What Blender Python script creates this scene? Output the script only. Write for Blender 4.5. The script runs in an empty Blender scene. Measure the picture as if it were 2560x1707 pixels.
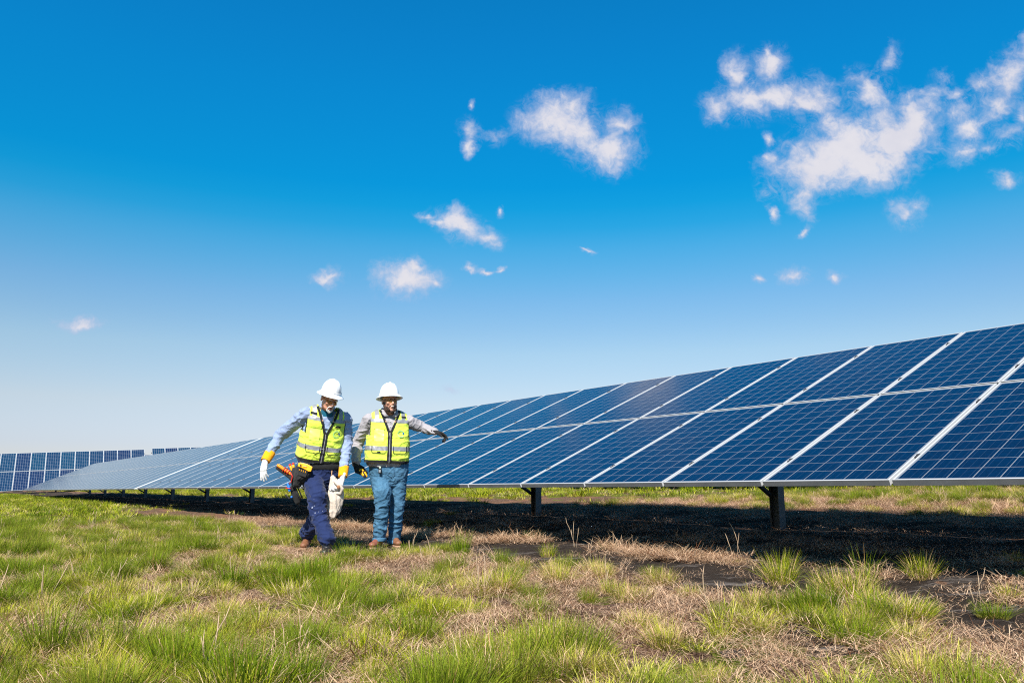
import bpy, bmesh, math, random
import numpy as np
from mathutils import Vector, Matrix, noise
from mathutils.bvhtree import BVHTree
R = math.radians
random.seed(7)
rng = np.random.default_rng(11)
scene = bpy.context.scene
COL = scene.collection

# ------------------------------------------------------------------ helpers
def link(o, parent=None):
    COL.objects.link(o)
    if parent is not None:
        o.parent = parent
    return o

def tag(o, label=None, cat=None, group=None, kind=None):
    if label: o['label'] = label
    if cat: o['category'] = cat
    if group: o['group'] = group
    if kind: o['kind'] = kind
    return o

def empty(name, loc=(0, 0, 0), rot=(0, 0, 0)):
    o = bpy.data.objects.new(name, None)
    o.empty_display_size = 0.2
    o.location = loc
    o.rotation_euler = rot
    return link(o)

def mesh_np(name, V, F, smooth=True):
    me = bpy.data.meshes.new(name)
    me.from_pydata([tuple(map(float, v)) for v in V], [], [tuple(int(i) for i in f) for f in F])
    if smooth:
        me.polygons.foreach_set('use_smooth', [True] * len(me.polygons))
    me.update()
    return me

def obj(name, me, mat=None, parent=None, loc=None):
    if mat is not None:
        if len(me.materials) == 0:
            me.materials.append(mat)
    o = bpy.data.objects.new(name, me)
    link(o, parent)
    if loc is not None:
        o.location = loc
    return o

def box(V, F, x0, x1, y0, y1, z0, z1):
    b = len(V)
    V += [(x0, y0, z0), (x1, y0, z0), (x1, y1, z0), (x0, y1, z0), (x0, y0, z1), (x1, y0, z1), (x1, y1, z1), (x0, y1, z1)]
    F += [(b, b + 3, b + 2, b + 1), (b + 4, b + 5, b + 6, b + 7), (b, b + 1, b + 5, b + 4), (b + 1, b + 2, b + 6, b + 5),
          (b + 2, b + 3, b + 7, b + 6), (b + 3, b, b + 4, b + 7)]

def tube(V, F, pts, radii, n=8):
    pts = [Vector(p) for p in pts]
    if not hasattr(radii, '__len__'): radii = [radii] * len(pts)
    b0 = len(V)
    up = None
    for i, p in enumerate(pts):
        t = (pts[min(i + 1, len(pts) - 1)] - pts[max(i - 1, 0)]).normalized()
        if up is None:
            up = Vector((0, 0, 1)) if abs(t.z) < .9 else Vector((1, 0, 0))
        a = t.cross(up).normalized(); up = a.cross(t).normalized()
        for k in range(n):
            an = 2 * math.pi * k / n
            V.append(tuple(p + (a * math.cos(an) + up * math.sin(an)) * radii[i]))
    for i in range(len(pts) - 1):
        for k in range(n):
            a = b0 + i * n + k; b = b0 + i * n + (k + 1) % n
            F.append((a, a + n, b + n, b))
    F.append(tuple(b0 + k for k in range(n)))
    e = b0 + (len(pts) - 1) * n
    F.append(tuple(e + k for k in reversed(range(n))))

# ------------------------------------------------------------------ node materials
def newmat(name):
    m = bpy.data.materials.new(name)
    m.use_nodes = True
    nt = m.node_tree
    b = nt.nodes['Principled BSDF']
    return m, nt, b

def N(nt, typ, **kw):
    n = nt.nodes.new(typ)
    for k, v in kw.items():
        setattr(n, k, v)
    return n

def math_(nt, op, a, b=None, c=None, clamp=False):
    n = N(nt, 'ShaderNodeMath', operation=op, use_clamp=clamp)
    for i, x in enumerate((a, b, c)):
        if x is None: continue
        if isinstance(x, (int, float)): n.inputs[i].default_value = x
        else: nt.links.new(x, n.inputs[i])
    return n.outputs[0]

def mixc(nt, fac, a, b, blend='MIX'):
    n = N(nt, 'ShaderNodeMix', data_type='RGBA', blend_type=blend)
    for s, x in ((n.inputs[0], fac), (n.inputs[6], a), (n.inputs[7], b)):
        if isinstance(x, (int, float)): s.default_value = x
        elif isinstance(x, (tuple, list)): s.default_value = (*x[:3], 1)
        else: nt.links.new(x, s)
    return n.outputs[2]

def maprange(nt, x, a, b, c=0., d=1., smooth=False):
    n = N(nt, 'ShaderNodeMapRange')
    if smooth: n.interpolation_type = 'SMOOTHSTEP'
    nt.links.new(x, n.inputs[0])
    for i, v in zip((1, 2, 3, 4), (a, b, c, d)): n.inputs[i].default_value = v
    return n.outputs[0]

def noise_(nt, vec, scale, detail=4, rough=.55, dist=0., dim='3D'):
    n = N(nt, 'ShaderNodeTexNoise')
    n.noise_dimensions = dim
    n.inputs['Scale'].default_value = scale
    n.inputs['Detail'].default_value = detail
    n.inputs['Roughness'].default_value = rough
    n.inputs['Distortion'].default_value = dist
    if vec is not None: nt.links.new(vec, n.inputs['Vector'])
    return n.outputs[0]

def bump(nt, b, h, strength=.3, dist=.01):
    n = N(nt, 'ShaderNodeBump')
    n.inputs['Strength'].default_value = strength
    n.inputs['Distance'].default_value = dist
    nt.links.new(h, n.inputs['Height'])
    nt.links.new(n.outputs[0], b.inputs['Normal'])

def simple(name, col, rough=.6, metal=0., var=.12, nscale=18., bmp=.15, bscale=None, bdist=.004, spec=.5, sheen=0., coat=0.):
    m, nt, b = newmat(name)
    tc = N(nt, 'ShaderNodeTexCoord').outputs['Object']
    n = noise_(nt, tc, nscale, 5, .6)
    f = maprange(nt, n, .25, .75, 1 - var, 1 + var)
    c = N(nt, 'ShaderNodeVectorMath', operation='SCALE')
    c.inputs[0].default_value = col
    nt.links.new(f, c.inputs['Scale'])
    nt.links.new(c.outputs[0], b.inputs['Base Color'])
    b.inputs['Roughness'].default_value = rough
    b.inputs['Metallic'].default_value = metal
    b.inputs['Specular IOR Level'].default_value = spec
    b.inputs['Sheen Weight'].default_value = sheen
    b.inputs['Coat Weight'].default_value = coat
    if bmp > 0:
        bump(nt, b, noise_(nt, tc, bscale or nscale * 6, 4, .6), bmp, bdist)
    return m

def cloth(name, col, var=.12, weave=420., wr=28., spec=.15, sheen=.1):
    m, nt, b = newmat(name)
    tc = N(nt, 'ShaderNodeTexCoord').outputs['Object']
    n = noise_(nt, tc, 9., 6, .65)
    n2 = noise_(nt, tc, weave, 2, .5)
    f = math_(nt, 'ADD', maprange(nt, n, .3, .7, 1 - var, 1 + var), maprange(nt, n2, .2, .8, -var * .5, var * .5))
    c = N(nt, 'ShaderNodeVectorMath', operation='SCALE')
    c.inputs[0].default_value = col
    nt.links.new(f, c.inputs['Scale'])
    nt.links.new(c.outputs[0], b.inputs['Base Color'])
    b.inputs['Roughness'].default_value = .85
    b.inputs['Specular IOR Level'].default_value = spec
    b.inputs['Sheen Weight'].default_value = sheen
    h = noise_(nt, tc, wr, 4, .6, .6)
    bump(nt, b, h, .55, .012)
    return m

# ------------------------------------------------------------------ camera
CZ = 1.0                      # eye height above the datum
F0, CX, CY = 1990.0, 1280.0, 853.5
PITCH = R(10.66)
cp, sp = math.cos(PITCH), math.sin(PITCH)
cam = bpy.data.cameras.new('camera')
cam.sensor_width = 36
cam.lens = F0 / 2560 * 36
cam.clip_end = 20000
cam.clip_start = .05
co = bpy.data.objects.new('camera', cam)
COL.objects.link(co)
co.location = (0, 0, CZ)
co.rotation_euler = (R(90) + PITCH, 0, 0)
scene.camera = co

def P(px, py, Y):
    """survey point: where the sight line through a photo pixel stands at depth Y"""
    xc = (px - CX) / F0; yc = -(py - CY) / F0
    d = Vector((xc, cp - yc * sp, sp + yc * cp))
    return Vector((0, 0, CZ)) + d * (Y / d.y)

# ------------------------------------------------------------------ terrain
def wave(x, y, scale, seed, n=9):
    r = np.random.default_rng(seed)
    s = np.zeros(np.shape(x))
    for i in range(n):
        a = r.uniform(0, 2 * np.pi); k = (2 * np.pi / scale) * r.uniform(.6, 1.7); ph = r.uniform(0, 6.28)
        a2 = r.uniform(0, 2 * np.pi); k2 = k * r.uniform(.5, 1.3); ph2 = r.uniform(0, 6.28)
        s = s + np.sin(k * (np.cos(a) * x + np.sin(a) * y) + ph + 1.3 * np.sin(k2 * (np.cos(a2) * x + np.sin(a2) * y) + ph2))
    return s / math.sqrt(n)

UX, UY = .8032, .5957          # across the row, away from the viewer
def qp(x, y):
    q = UX * x + UY * y - 5.182
    p = -UY * x + UX * y - 2.765
    return q, p

def gz(x, y):
    x = np.asarray(x, float); y = np.asarray(y, float)
    q, p = qp(x, y)
    qq = np.where(q < -5.5, -5.5 + 1.5 * np.tanh((q + 5.5) / 1.5), q)
    qq = np.where(qq < -.6, -.6 + (qq + .6) * .5, qq)
    qq = np.where(qq > 14, 14 + 6 * np.tanh((qq - 14) / 6), qq)
    pp = np.clip(p, -10, 110)
    tt = np.clip((p - 8) / 22, 0, 1); tt = tt * tt * (3 - 2 * tt)
    z = -.588 + (.06 - .012 * tt) * qq + .005 * pp
    r = np.hypot(x, y)
    fade = np.clip(1 - (r - 40) / 60, 0, 1)
    z = z + fade * (.010 * wave(x, y, 1.1, 3) + .012 * wave(x, y, 4.0, 4)) + (1 - fade) * 0
    z = z + .008 * wave(x, y, .35, 5) * np.clip(1 - (r - 6) / 8, 0, 1)
    # a low berm of old straw along the edge of the fabric
    z = z + .02 * np.exp(-((q - .65) / .3) ** 2) * np.clip((14 - p) / 6, 0, 1) * (.5 + .5 * np.tanh(wave(x, y, 1.6, 21)))
    return z + CZ

def gpt(x, y, dz=0.):
    return Vector((x, y, float(gz(x, y)) + dz))

def ghit(px, py):
    a = Vector((0, 0, CZ)); d = P(px, py, 1.0) - a
    t = 2.0
    while t < 200:
        p = a + d * t
        if p.z < float(gz(p.x, p.y)): break
        t += .01
    return a + d * t

def sstep(x, a, b):
    t = np.clip((x - a) / (b - a), 0, 1)
    return t * t * (3 - 2 * t)

def cover(x, y):
    """green cover 0..1 and bare-fabric 0..1, the latter also painting shade under the row"""
    q, p = qp(x, y)
    r = x / np.maximum(y, .5)
    n1 = wave(x, y, 1.5, 31); n2 = wave(x, y, .55, 32); n3 = wave(x, y, 5., 33)
    bias = .62 - .60 * sstep(r, -.34, .10)
    bias = bias + .42 * sstep(4.6 - y, 0, 1.0) * (1 - .6 * sstep(r, .1, .45)) + .25 * sstep(p, 8, 16) + .15 * sstep(r, .3, .5) * sstep(6 - y, 0, 1.5) - .22 * sstep(r, -.1, .15)
    bias = bias - .9 * np.exp(-((x + 1.05) / .8) ** 2 - ((y - 10.3) / .9) ** 2)
    g = sstep(bias + .72 * n1 + .38 * n2 + .2 * n3, -.30, .70)
    strip = sstep(q, -1.15 + .25 * n2, -.75 + .2 * n2) * (1 - sstep(q, 4.7, 5.2))
    farg = sstep(p, 14, 30) * (1 - sstep(q, .4, 1.2))
    g = g * (1 - strip) + strip * (.05 + .85 * farg)
    back = sstep(q, 4.8, 5.4)
    gb = sstep(-.45 + .65 * n1 + .5 * n2 + .9 * sstep(q, 5.6, 8.) + .5 * sstep(p, 6, 20), -.4, .8)
    g = g * (1 - back) + gb * back
    fab = sstep(q, -1.15 + .3 * n1, -.75 + .3 * n1) * (1 - sstep(q, .5, .75)) * (1 - sstep(p, 6, 15))
    fab = fab * sstep(1.25 + .45 * n2 + .35 * n1, .1, .5)
    fab2 = sstep(n1 + .5 * n2, .75, 1.3) * sstep(q, -3.3, -2.5) * (1 - sstep(q, -1.2, -.8)) * sstep(r, -.1, .08)
    under = sstep(q, .75, 1.) * (1 - sstep(q, 4.2, 4.6)) * sstep(n1 + 1.2, 0, .8)  # dark fabric under the row, also painting its shade into the ground
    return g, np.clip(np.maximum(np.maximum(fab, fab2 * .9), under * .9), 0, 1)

# ground sheet
def build_ground():
    ang = np.concatenate([np.arange(-180, -46, 4.), np.arange(-46, 46, .17), np.arange(46, 180, 4.)])
    ang = np.radians(ang)
    rad = np.concatenate([[.4, 1., 1.8], np.geomspace(2.4, 60, 420), np.geomspace(66, 6000, 60)])
    A, Rr = np.meshgrid(ang, rad)
    X = Rr * np.sin(A); Y = Rr * np.cos(A); Z = gz(X, Y)
    nA, nR = len(ang), len(rad)
    V = np.stack([X.ravel(), Y.ravel(), Z.ravel()], 1)
    V = np.vstack([V, [[0, 0, float(gz(0., 0.))]]])
    i = np.arange(nR - 1)[:, None] * nA; j = np.arange(nA)[None, :]; j2 = (j + 1) % nA
    F = np.stack([i + j, i + nA + j, i + nA + j2, i + j2], -1).reshape(-1, 4)[:, ::-1]
    me = bpy.data.meshes.new('ground')
    nq = len(F)
    me.vertices.add(len(V)); me.vertices.foreach_set('co', V.astype(np.float32).ravel())
    c = len(V) - 1
    tri = np.stack([np.full(nA, c), (np.arange(nA) + 1) % nA, np.arange(nA)], 1)
    loops = np.concatenate([F.ravel(), tri.ravel()])
    me.loops.add(len(loops)); me.loops.foreach_set('vertex_index', loops.astype(np.int32))
    st = np.concatenate([np.arange(nq) * 4, nq * 4 + np.arange(nA) * 3])
    me.polygons.add(nq + nA); me.polygons.foreach_set('loop_start', st.astype(np.int32))
    me.polygons.foreach_set('use_smooth', np.ones(nq + nA, bool))
    me.update(calc_edges=True); me.validate()
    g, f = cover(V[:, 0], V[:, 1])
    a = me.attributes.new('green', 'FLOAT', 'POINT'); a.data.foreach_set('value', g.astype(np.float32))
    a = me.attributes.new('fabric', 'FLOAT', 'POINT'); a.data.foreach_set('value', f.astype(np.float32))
    # material
    m, nt, b = newmat('ground')
    pos = N(nt, 'ShaderNodeNewGeometry').outputs['Position']
    ga = N(nt, 'ShaderNodeAttribute', attribute_name='green').outputs['Fac']
    fa = N(nt, 'ShaderNodeAttribute', attribute_name='fabric').outputs['Fac']
    mp = N(nt, 'ShaderNodeMapping'); mp.inputs['Rotation'].default_value = (0, 0, R(53)); mp.inputs['Scale'].default_value = (1, .28, 1)
    nt.links.new(pos, mp.inputs['Vector'])
    mp2 = N(nt, 'ShaderNodeMapping'); mp2.inputs['Rotation'].default_value = (0, 0, R(-20)); mp2.inputs['Scale'].default_value = (.3, 1, 1)
    nt.links.new(pos, mp2.inputs['Vector'])
    s1 = noise_(nt, mp.outputs[0], 90, 6, .7, .8); s2 = noise_(nt, mp2.outputs[0], 110, 6, .7, .8)
    st_ = math_(nt, 'MAXIMUM', s1, s2)
    big = noise_(nt, pos, 1.3, 5, .6)
    straw = mixc(nt, maprange(nt, st_, .48, .72, 0, 1), (.045, .024, .014), (.52, .32, .225))
    straw = mixc(nt, maprange(nt, big, .52, .7, 0, .6), straw, (.36, .17, .09))
    grn = mixc(nt, maprange(nt, s1, .35, .65), (.03, .05, .004), (.20, .24, .02))
    n3 = noise_(nt, pos, 7, 5, .65)
    gf = math_(nt, 'ADD', ga, maprange(nt, n3, .3, .7, -.4, .4))
    col = mixc(nt, maprange(nt, gf, .35, .75, 0, .85), straw, grn)
    mpf = N(nt, 'ShaderNodeMapping'); mpf.inputs['Rotation'].default_value = (0, 0, R(53.4)); mpf.inputs['Scale'].default_value = (.12, 1, 1)
    nt.links.new(pos, mpf.inputs['Vector'])
    streak = noise_(nt, mpf.outputs[0], 7, 7, .7, .4)
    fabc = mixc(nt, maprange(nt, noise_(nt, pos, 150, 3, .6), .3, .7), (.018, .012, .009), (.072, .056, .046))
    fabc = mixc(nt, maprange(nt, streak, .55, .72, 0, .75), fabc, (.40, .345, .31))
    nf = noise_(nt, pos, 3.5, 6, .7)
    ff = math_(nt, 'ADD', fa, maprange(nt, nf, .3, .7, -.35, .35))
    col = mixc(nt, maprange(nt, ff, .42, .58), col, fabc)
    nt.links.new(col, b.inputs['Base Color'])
    b.inputs['Roughness'].default_value = .95
    b.inputs['Specular IOR Level'].default_value = .02
    bump(nt, b, st_, .9, .03)
    o = obj('ground', me, m)
    tag(o, kind='structure')
    return o
build_ground()

# ------------------------------------------------------------------ solar tables
def mat_cells(name, base, alt, rough=.12, gw=1., gc=(.19, .20, .22), pcw=.55):
    m, nt, b = newmat(name)
    uv = N(nt, 'ShaderNodeUVMap').outputs[0]
    sx = N(nt, 'ShaderNodeSeparateXYZ'); nt.links.new(uv, sx.inputs[0])
    u, v = sx.outputs[0], sx.outputs[1]      # in cell units: 0..6, 0..12
    def line(c, period, half, off=0.):
        x = math_(nt, 'DIVIDE', math_(nt, 'ADD', c, off), period)
        fr = math_(nt, 'FRACT', x)
        d = math_(nt, 'ABSOLUTE', math_(nt, 'SUBTRACT', fr, .5))
        return math_(nt, 'GREATER_THAN', d, .5 - half / period)
    gx = line(u, 1, .019 * gw); gy = line(v, 1, .015 * gw)
    out = math_(nt, 'MAXIMUM',
                math_(nt, 'GREATER_THAN', math_(nt, 'ABSOLUTE', math_(nt, 'SUBTRACT', u, 3)), 2.985),
                math_(nt, 'GREATER_THAN', math_(nt, 'ABSOLUTE', math_(nt, 'SUBTRACT', v, 6)), 5.985))
    grid = math_(nt, 'MAXIMUM', math_(nt, 'MAXIMUM', gx, gy), out)
    bus = line(u, 1 / 3, .0055, 1 / 6)
    fl = N(nt, 'ShaderNodeVectorMath', operation='FLOOR'); nt.links.new(uv, fl.inputs[0])
    oi = N(nt, 'ShaderNodeObjectInfo').outputs['Random']
    cb = N(nt, 'ShaderNodeCombineXYZ'); nt.links.new(math_(nt, 'MULTIPLY', oi, 91.7), cb.inputs[2])
    ad = N(nt, 'ShaderNodeVectorMath', operation='ADD'); nt.links.new(fl.outputs[0], ad.inputs[0]); nt.links.new(cb.outputs[0], ad.inputs[1])
    wn = N(nt, 'ShaderNodeTexWhiteNoise', noise_dimensions='3D'); nt.links.new(ad.outputs[0], wn.inputs[0])
    pc = N(nt, 'ShaderNodeTexWhiteNoise', noise_dimensions='1D'); nt.links.new(oi, pc.inputs['W'])
    f = math_(nt, 'ADD', math_(nt, 'MULTIPLY', wn.outputs[0], 1.1 - pcw), math_(nt, 'MULTIPLY', pc.outputs[0], pcw))
    vor = N(nt, 'ShaderNodeTexVoronoi'); vor.inputs['Scale'].default_value = 9.
    nt.links.new(ad.outputs[0], vor.inputs['Vector']) if False else nt.links.new(uv, vor.inputs['Vector'])
    vs = N(nt, 'ShaderNodeSeparateColor'); nt.links.new(vor.outputs['Color'], vs.inputs[0])
    c = mixc(nt, f, base, alt)
    c = mixc(nt, maprange(nt, vs.outputs[0], 0, 1, 0, .35), c, tuple(x * 1.9 for x in base))
    c = mixc(nt, math_(nt, 'MULTIPLY', bus, .22), c, (.12, .20, .32))
    c = mixc(nt, grid, c, gc)
    nt.links.new(c, b.inputs['Base Color'])
    b.inputs['Roughness'].default_value = rough
    b.inputs['IOR'].default_value = 1.33
    tc = N(nt, 'ShaderNodeTexCoord').outputs['Object']
    dust = noise_(nt, tc, 3., 6, .7)
    nt.links.new(maprange(nt, dust, .3, .75, rough * .8, rough * 1.7), b.inputs['Roughness'])
    return m
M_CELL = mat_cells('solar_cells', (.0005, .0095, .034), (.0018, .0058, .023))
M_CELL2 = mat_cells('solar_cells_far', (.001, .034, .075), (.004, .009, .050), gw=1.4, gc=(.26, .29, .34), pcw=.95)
M_ALU = simple('anodised_aluminium', (.47, .47, .475), .5, 0, .06, 6., .05, spec=.3)
M_ALU_SHADE = simple('shaded_aluminium', (.155, .155, .155), .6, 0, .2, 5., .05, spec=.2)  # frame aluminium with shade put into the colour
M_STEEL = simple('galvanised_steel', (.10, .125, .145), .5, .4, .25, 14., .1)
M_CLAMP = simple('clamp_steel', (.10, .10, .11), .5, .6, .2, 30., 0)
M_CABLE = simple('cable_black', (.02, .02, .02), .5, 0, .1, 30., 0)

PW, PL, GAP, MID = .99, 1.96, .020, .030
TILT = R(23.7)

def panel_meshes(prefix, cellmat):
    V, F = [], []
    m = .010
    box(V, F, m, PW - m, m, PL - m, -.0075, -.002)
    me = mesh_np(prefix + '_laminate', V, F, False)
    uvl = me.uv_layers.new(name='UVMap')
    cw, cl = .1568, .1592
    ox, oy = (PW - 6 * cw) / 2, (PL - 12 * cl) / 2
    for lp in me.loops:
        c = me.vertices[lp.vertex_index].co
        uvl.data[lp.index].uv = ((c.x - ox) / cw, (c.y - oy) / cl)
    me.materials.append(cellmat)
    V, F = [], []
    t = .0115
    box(V, F, 0, PW, 0, t, -.040, 0)
    box(V, F, 0, PW, PL - t, PL, -.040, 0)
    box(V, F, 0, t, t, PL - t, -.040, 0)
    box(V, F, PW - t, PW, t, PL - t, -.040, 0)
    fr = mesh_np(prefix + '_frame', V, F, False)
    fr.materials.append(M_ALU); fr.materials.append(M_ALU_SHADE)
    fr.polygons[2].material_index = 1      # outer face of the lower bar, its shade painted in
    V, F = [], []
    box(V, F, -.019, -.001, -.03, .03, -.012, .004)
    box(V, F, -.014, -.006, -.008, .008, .0045, .0105)
    cl_ = mesh_np(prefix + '_clamp', V, F, False)
    cl_.materials.append(M_CLAMP)
    return me, fr, cl_
PM = panel_meshes('near', M_CELL)
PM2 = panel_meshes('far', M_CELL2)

def h_post(h, w=.115, d=.125):
    V, F = [], []
    box(V, F, -d / 2, -d / 2 + .012, -w / 2, w / 2, -.4, h)
    box(V, F, d / 2 - .012, d / 2, -w / 2, w / 2, -.4, h)
    box(V, F, -d / 2 + .012, d / 2 - .012, -.006, .006, -.4, h)
    return V, F

def solar_table(origin, yaw, ncol, tilt, label, meshes, group=None, rise=0., clamps=True, post_every=4.52, post_y=2.92, first_post=1.3, strip=0):
    """origin: lower far/left corner; local x along the row, y up the slope (horizontal), z up"""
    t = empty('solar_table', origin, (0, -rise, yaw))
    tag(t, label, 'solar panels', group)
    bpy.context.view_layer.update()
    W = t.matrix_basis.copy()
    ct, st = math.cos(tilt), math.sin(tilt)
    Rx = (tilt, 0, 0)
    L = ncol * (PW + GAP) - GAP
    for row in range(2):
        y0 = row * (PL + MID)
        for c in range(ncol):
            o = bpy.data.objects.new('solar_panel', meshes[0]); link(o, t)
            o.location = (c * (PW + GAP), y0 * ct, y0 * st); o.rotation_euler = Rx
            f = bpy.data.objects.new('frame', meshes[1]); link(f, o)
            if clamps and c > 0:
                for yy in (.42, 1.54):
                    k = bpy.data.objects.new('clamp', meshes[2]); link(k, o); k.location = (0, yy, 0)
    # purlins along the row, under the frames
    for i, s in enumerate((.42, 1.54, 2.404, 3.524)):
        V, F = [], []
        box(V, F, -.05, L + .05, -.03, .03, -.125, -.041)
        me = mesh_np('purlin', V, F, False)
        o = obj('purlin', me, M_STEEL, t); o.location = (0, s * ct, s * st); o.rotation_euler = Rx
    if strip:
        V, F = [], []
        box(V, F, L + .012, L + .012 + strip, 0., 2 * PL + MID, -.030, -.004)
        o = obj('joint_cover', mesh_np('joint_cover', V, F, False), simple('joint_paint', (.62, .62, .63), .5), t); o.rotation_euler = Rx
    x = first_post
    while x < L + .3:
        if (-.5 < x):
            top = (post_y / ct) * st - .26
            wp = W @ Vector((x, post_y, 0))
            gl = float(gz(wp.x, wp.y))
            base = gl - wp.z + .0
            V, F = h_post(top - base)
            me = mesh_np('post', V, F, False)
            o = obj('post', me, M_STEEL, t, (x, post_y, base)); o.rotation_euler = (0, rise, 0)
            V, F = [], []      # rafter along the slope
            box(V, F, -.035, .035, .78, 3.75, -.215, -.126)
            o = obj('rafter', mesh_np('rafter', V, F, False), M_STEEL, t, (x, 0, 0)); o.rotation_euler = Rx
            V, F = [], []      # brace from post foot to rafter front
            a = Vector((x - .04, post_y - .06, -.12)); s = 1.8
            b_ = Vector((x - .06, s * ct + st * .22, s * st - ct * .22))
            tube(V, F, [a, b_], .028, 8)
            obj('brace', mesh_np('brace', V, F), M_STEEL, t)
        x += post_every
    return t

X0, Y0, WP = 2.515, 5.307, PW + GAP
D = Vector((-UY, UX, 0))
def edge_pt(n, z):
    p = Vector((X0, Y0, 0)) + D * (WP * n)
    return Vector((p.x, p.y, CZ + z))
yaw_near = math.atan2(-UX, UY)
n_post = 2.955            # a post sits here
t1_end = 22.02
solar_table(edge_pt(t1_end, .098), yaw_near, 26, TILT, 'long near table of blue panels on the right, behind the two workers', PM,
            'solar tables of the long row', rise=-R(.06), first_post=(t1_end - n_post) * WP % 4.52, strip=0)
t2n = 29
solar_table(edge_pt(22.42 + t2n, .085), yaw_near, t2n, TILT, 'far part of the long row, beyond the wide white joint on the left', PM,
            'solar tables of the long row', first_post=(22.42 + t2n - n_post) * WP % 4.52, clamps=False, strip=.36)
# next row up the slope: only the shade it throws is seen under the near table
o3 = Vector((X0, Y0, 0)) + D * 17 + Vector((UX, UY, 0)) * 9.6
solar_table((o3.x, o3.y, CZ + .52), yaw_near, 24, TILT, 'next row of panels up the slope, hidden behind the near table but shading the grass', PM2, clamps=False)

# rows far on the left
dl = Vector((.886, .464, 0)).normalized()
yl = math.atan2(dl.y, dl.x)
RISE = R(3.2)
LT = R(47)
ref = P(30.2, 1226, 60.5)
def left_pt(n, back=0., dz=0.):
    c = math.cos(RISE)
    p = ref + dl * (n * WP * c) + Vector((-dl.y, dl.x, 0)) * back
    return Vector((p.x, p.y, ref.z + n * WP * math.sin(RISE) + dz))
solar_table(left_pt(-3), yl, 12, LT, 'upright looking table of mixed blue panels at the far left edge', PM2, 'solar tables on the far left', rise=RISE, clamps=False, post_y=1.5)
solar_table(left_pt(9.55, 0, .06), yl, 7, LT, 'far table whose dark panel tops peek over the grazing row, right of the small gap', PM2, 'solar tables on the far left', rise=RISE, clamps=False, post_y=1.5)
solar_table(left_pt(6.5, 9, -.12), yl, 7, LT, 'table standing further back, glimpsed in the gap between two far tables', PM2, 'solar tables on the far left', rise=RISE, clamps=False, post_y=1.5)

# ------------------------------------------------------------------ grass
def blade_mat(name, c1, c2, dry, dryf, trans=.16):
    m, nt, b = newmat(name)
    a = N(nt, 'ShaderNodeAttribute', attribute_name='bc').outputs['Fac']
    h = N(nt, 'ShaderNodeAttribute', attribute_name='bh').outputs['Fac']
    ti = N(nt, 'ShaderNodeAttribute', attribute_name='tint'); ti.attribute_type = 'INSTANCER'
    tf = ti.outputs['Fac']
    c = mixc(nt, a, c1, c2)
    c = mixc(nt, math_(nt, 'MULTIPLY', tf, .42), c, tuple(.55 * x + .45 * y for x, y in zip(c2, dry)))
    # dry blades and straw coloured base
    c = mixc(nt, maprange(nt, h, .45, 1., 0., .22), c, tuple(.5 * x + .5 * y for x, y in zip(c2, (.62, .55, .10))))
    isdry = math_(nt, 'GREATER_THAN', math_(nt, 'FRACT', math_(nt, 'MULTIPLY', a, 7.31)), 1 - dryf)
    c = mixc(nt, isdry, c, dry)
    c = mixc(nt, maprange(nt, h, 0., .3, .55, 0.), c, dry)
    out = nt.nodes['Material Output']
    nt.links.new(c, b.inputs['Base Color'])
    b.inputs['Roughness'].default_value = .5
    b.inputs['Specular IOR Level'].default_value = .06
    tr = N(nt, 'ShaderNodeBsdfTranslucent')
    tcol = mixc(nt, .5, c, (.75, .85, .15), 'MULTIPLY')
    nt.links.new(c, tr.inputs[0])
    mx = N(nt, 'ShaderNodeMixShader'); mx.inputs[0].default_value = trans
    nt.links.new(b.outputs[0], mx.inputs[1]); nt.links.new(tr.outputs[0], mx.inputs[2])
    nt.links.new(mx.outputs[0], out.inputs[0])
    return m
G_GREEN = blade_mat('grass_green', (.024, .066, .001), (.43, .46, .005), (.56, .36, .15), .09)
G_DARK = blade_mat('grass_dark', (.012, .048, .002), (.19, .28, .003), (.42, .26, .09), .05)
G_PALE = blade_mat('grass_pale', (.08, .14, .003), (.56, .53, .035), (.62, .44, .27), .25)
G_TUSS = blade_mat('grass_tussock', (.020, .062, .002), (.43, .46, .006), (.70, .45, .24), .30, .14)
G_RUST = blade_mat('grass_rust', (.25, .11, .02), (.52, .33, .07), (.62, .40, .20), .3, .12)
G_STRAW = blade_mat('straw', (.30, .17, .09), (.84, .58, .39), (.20, .09, .045), .14, .10)

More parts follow.
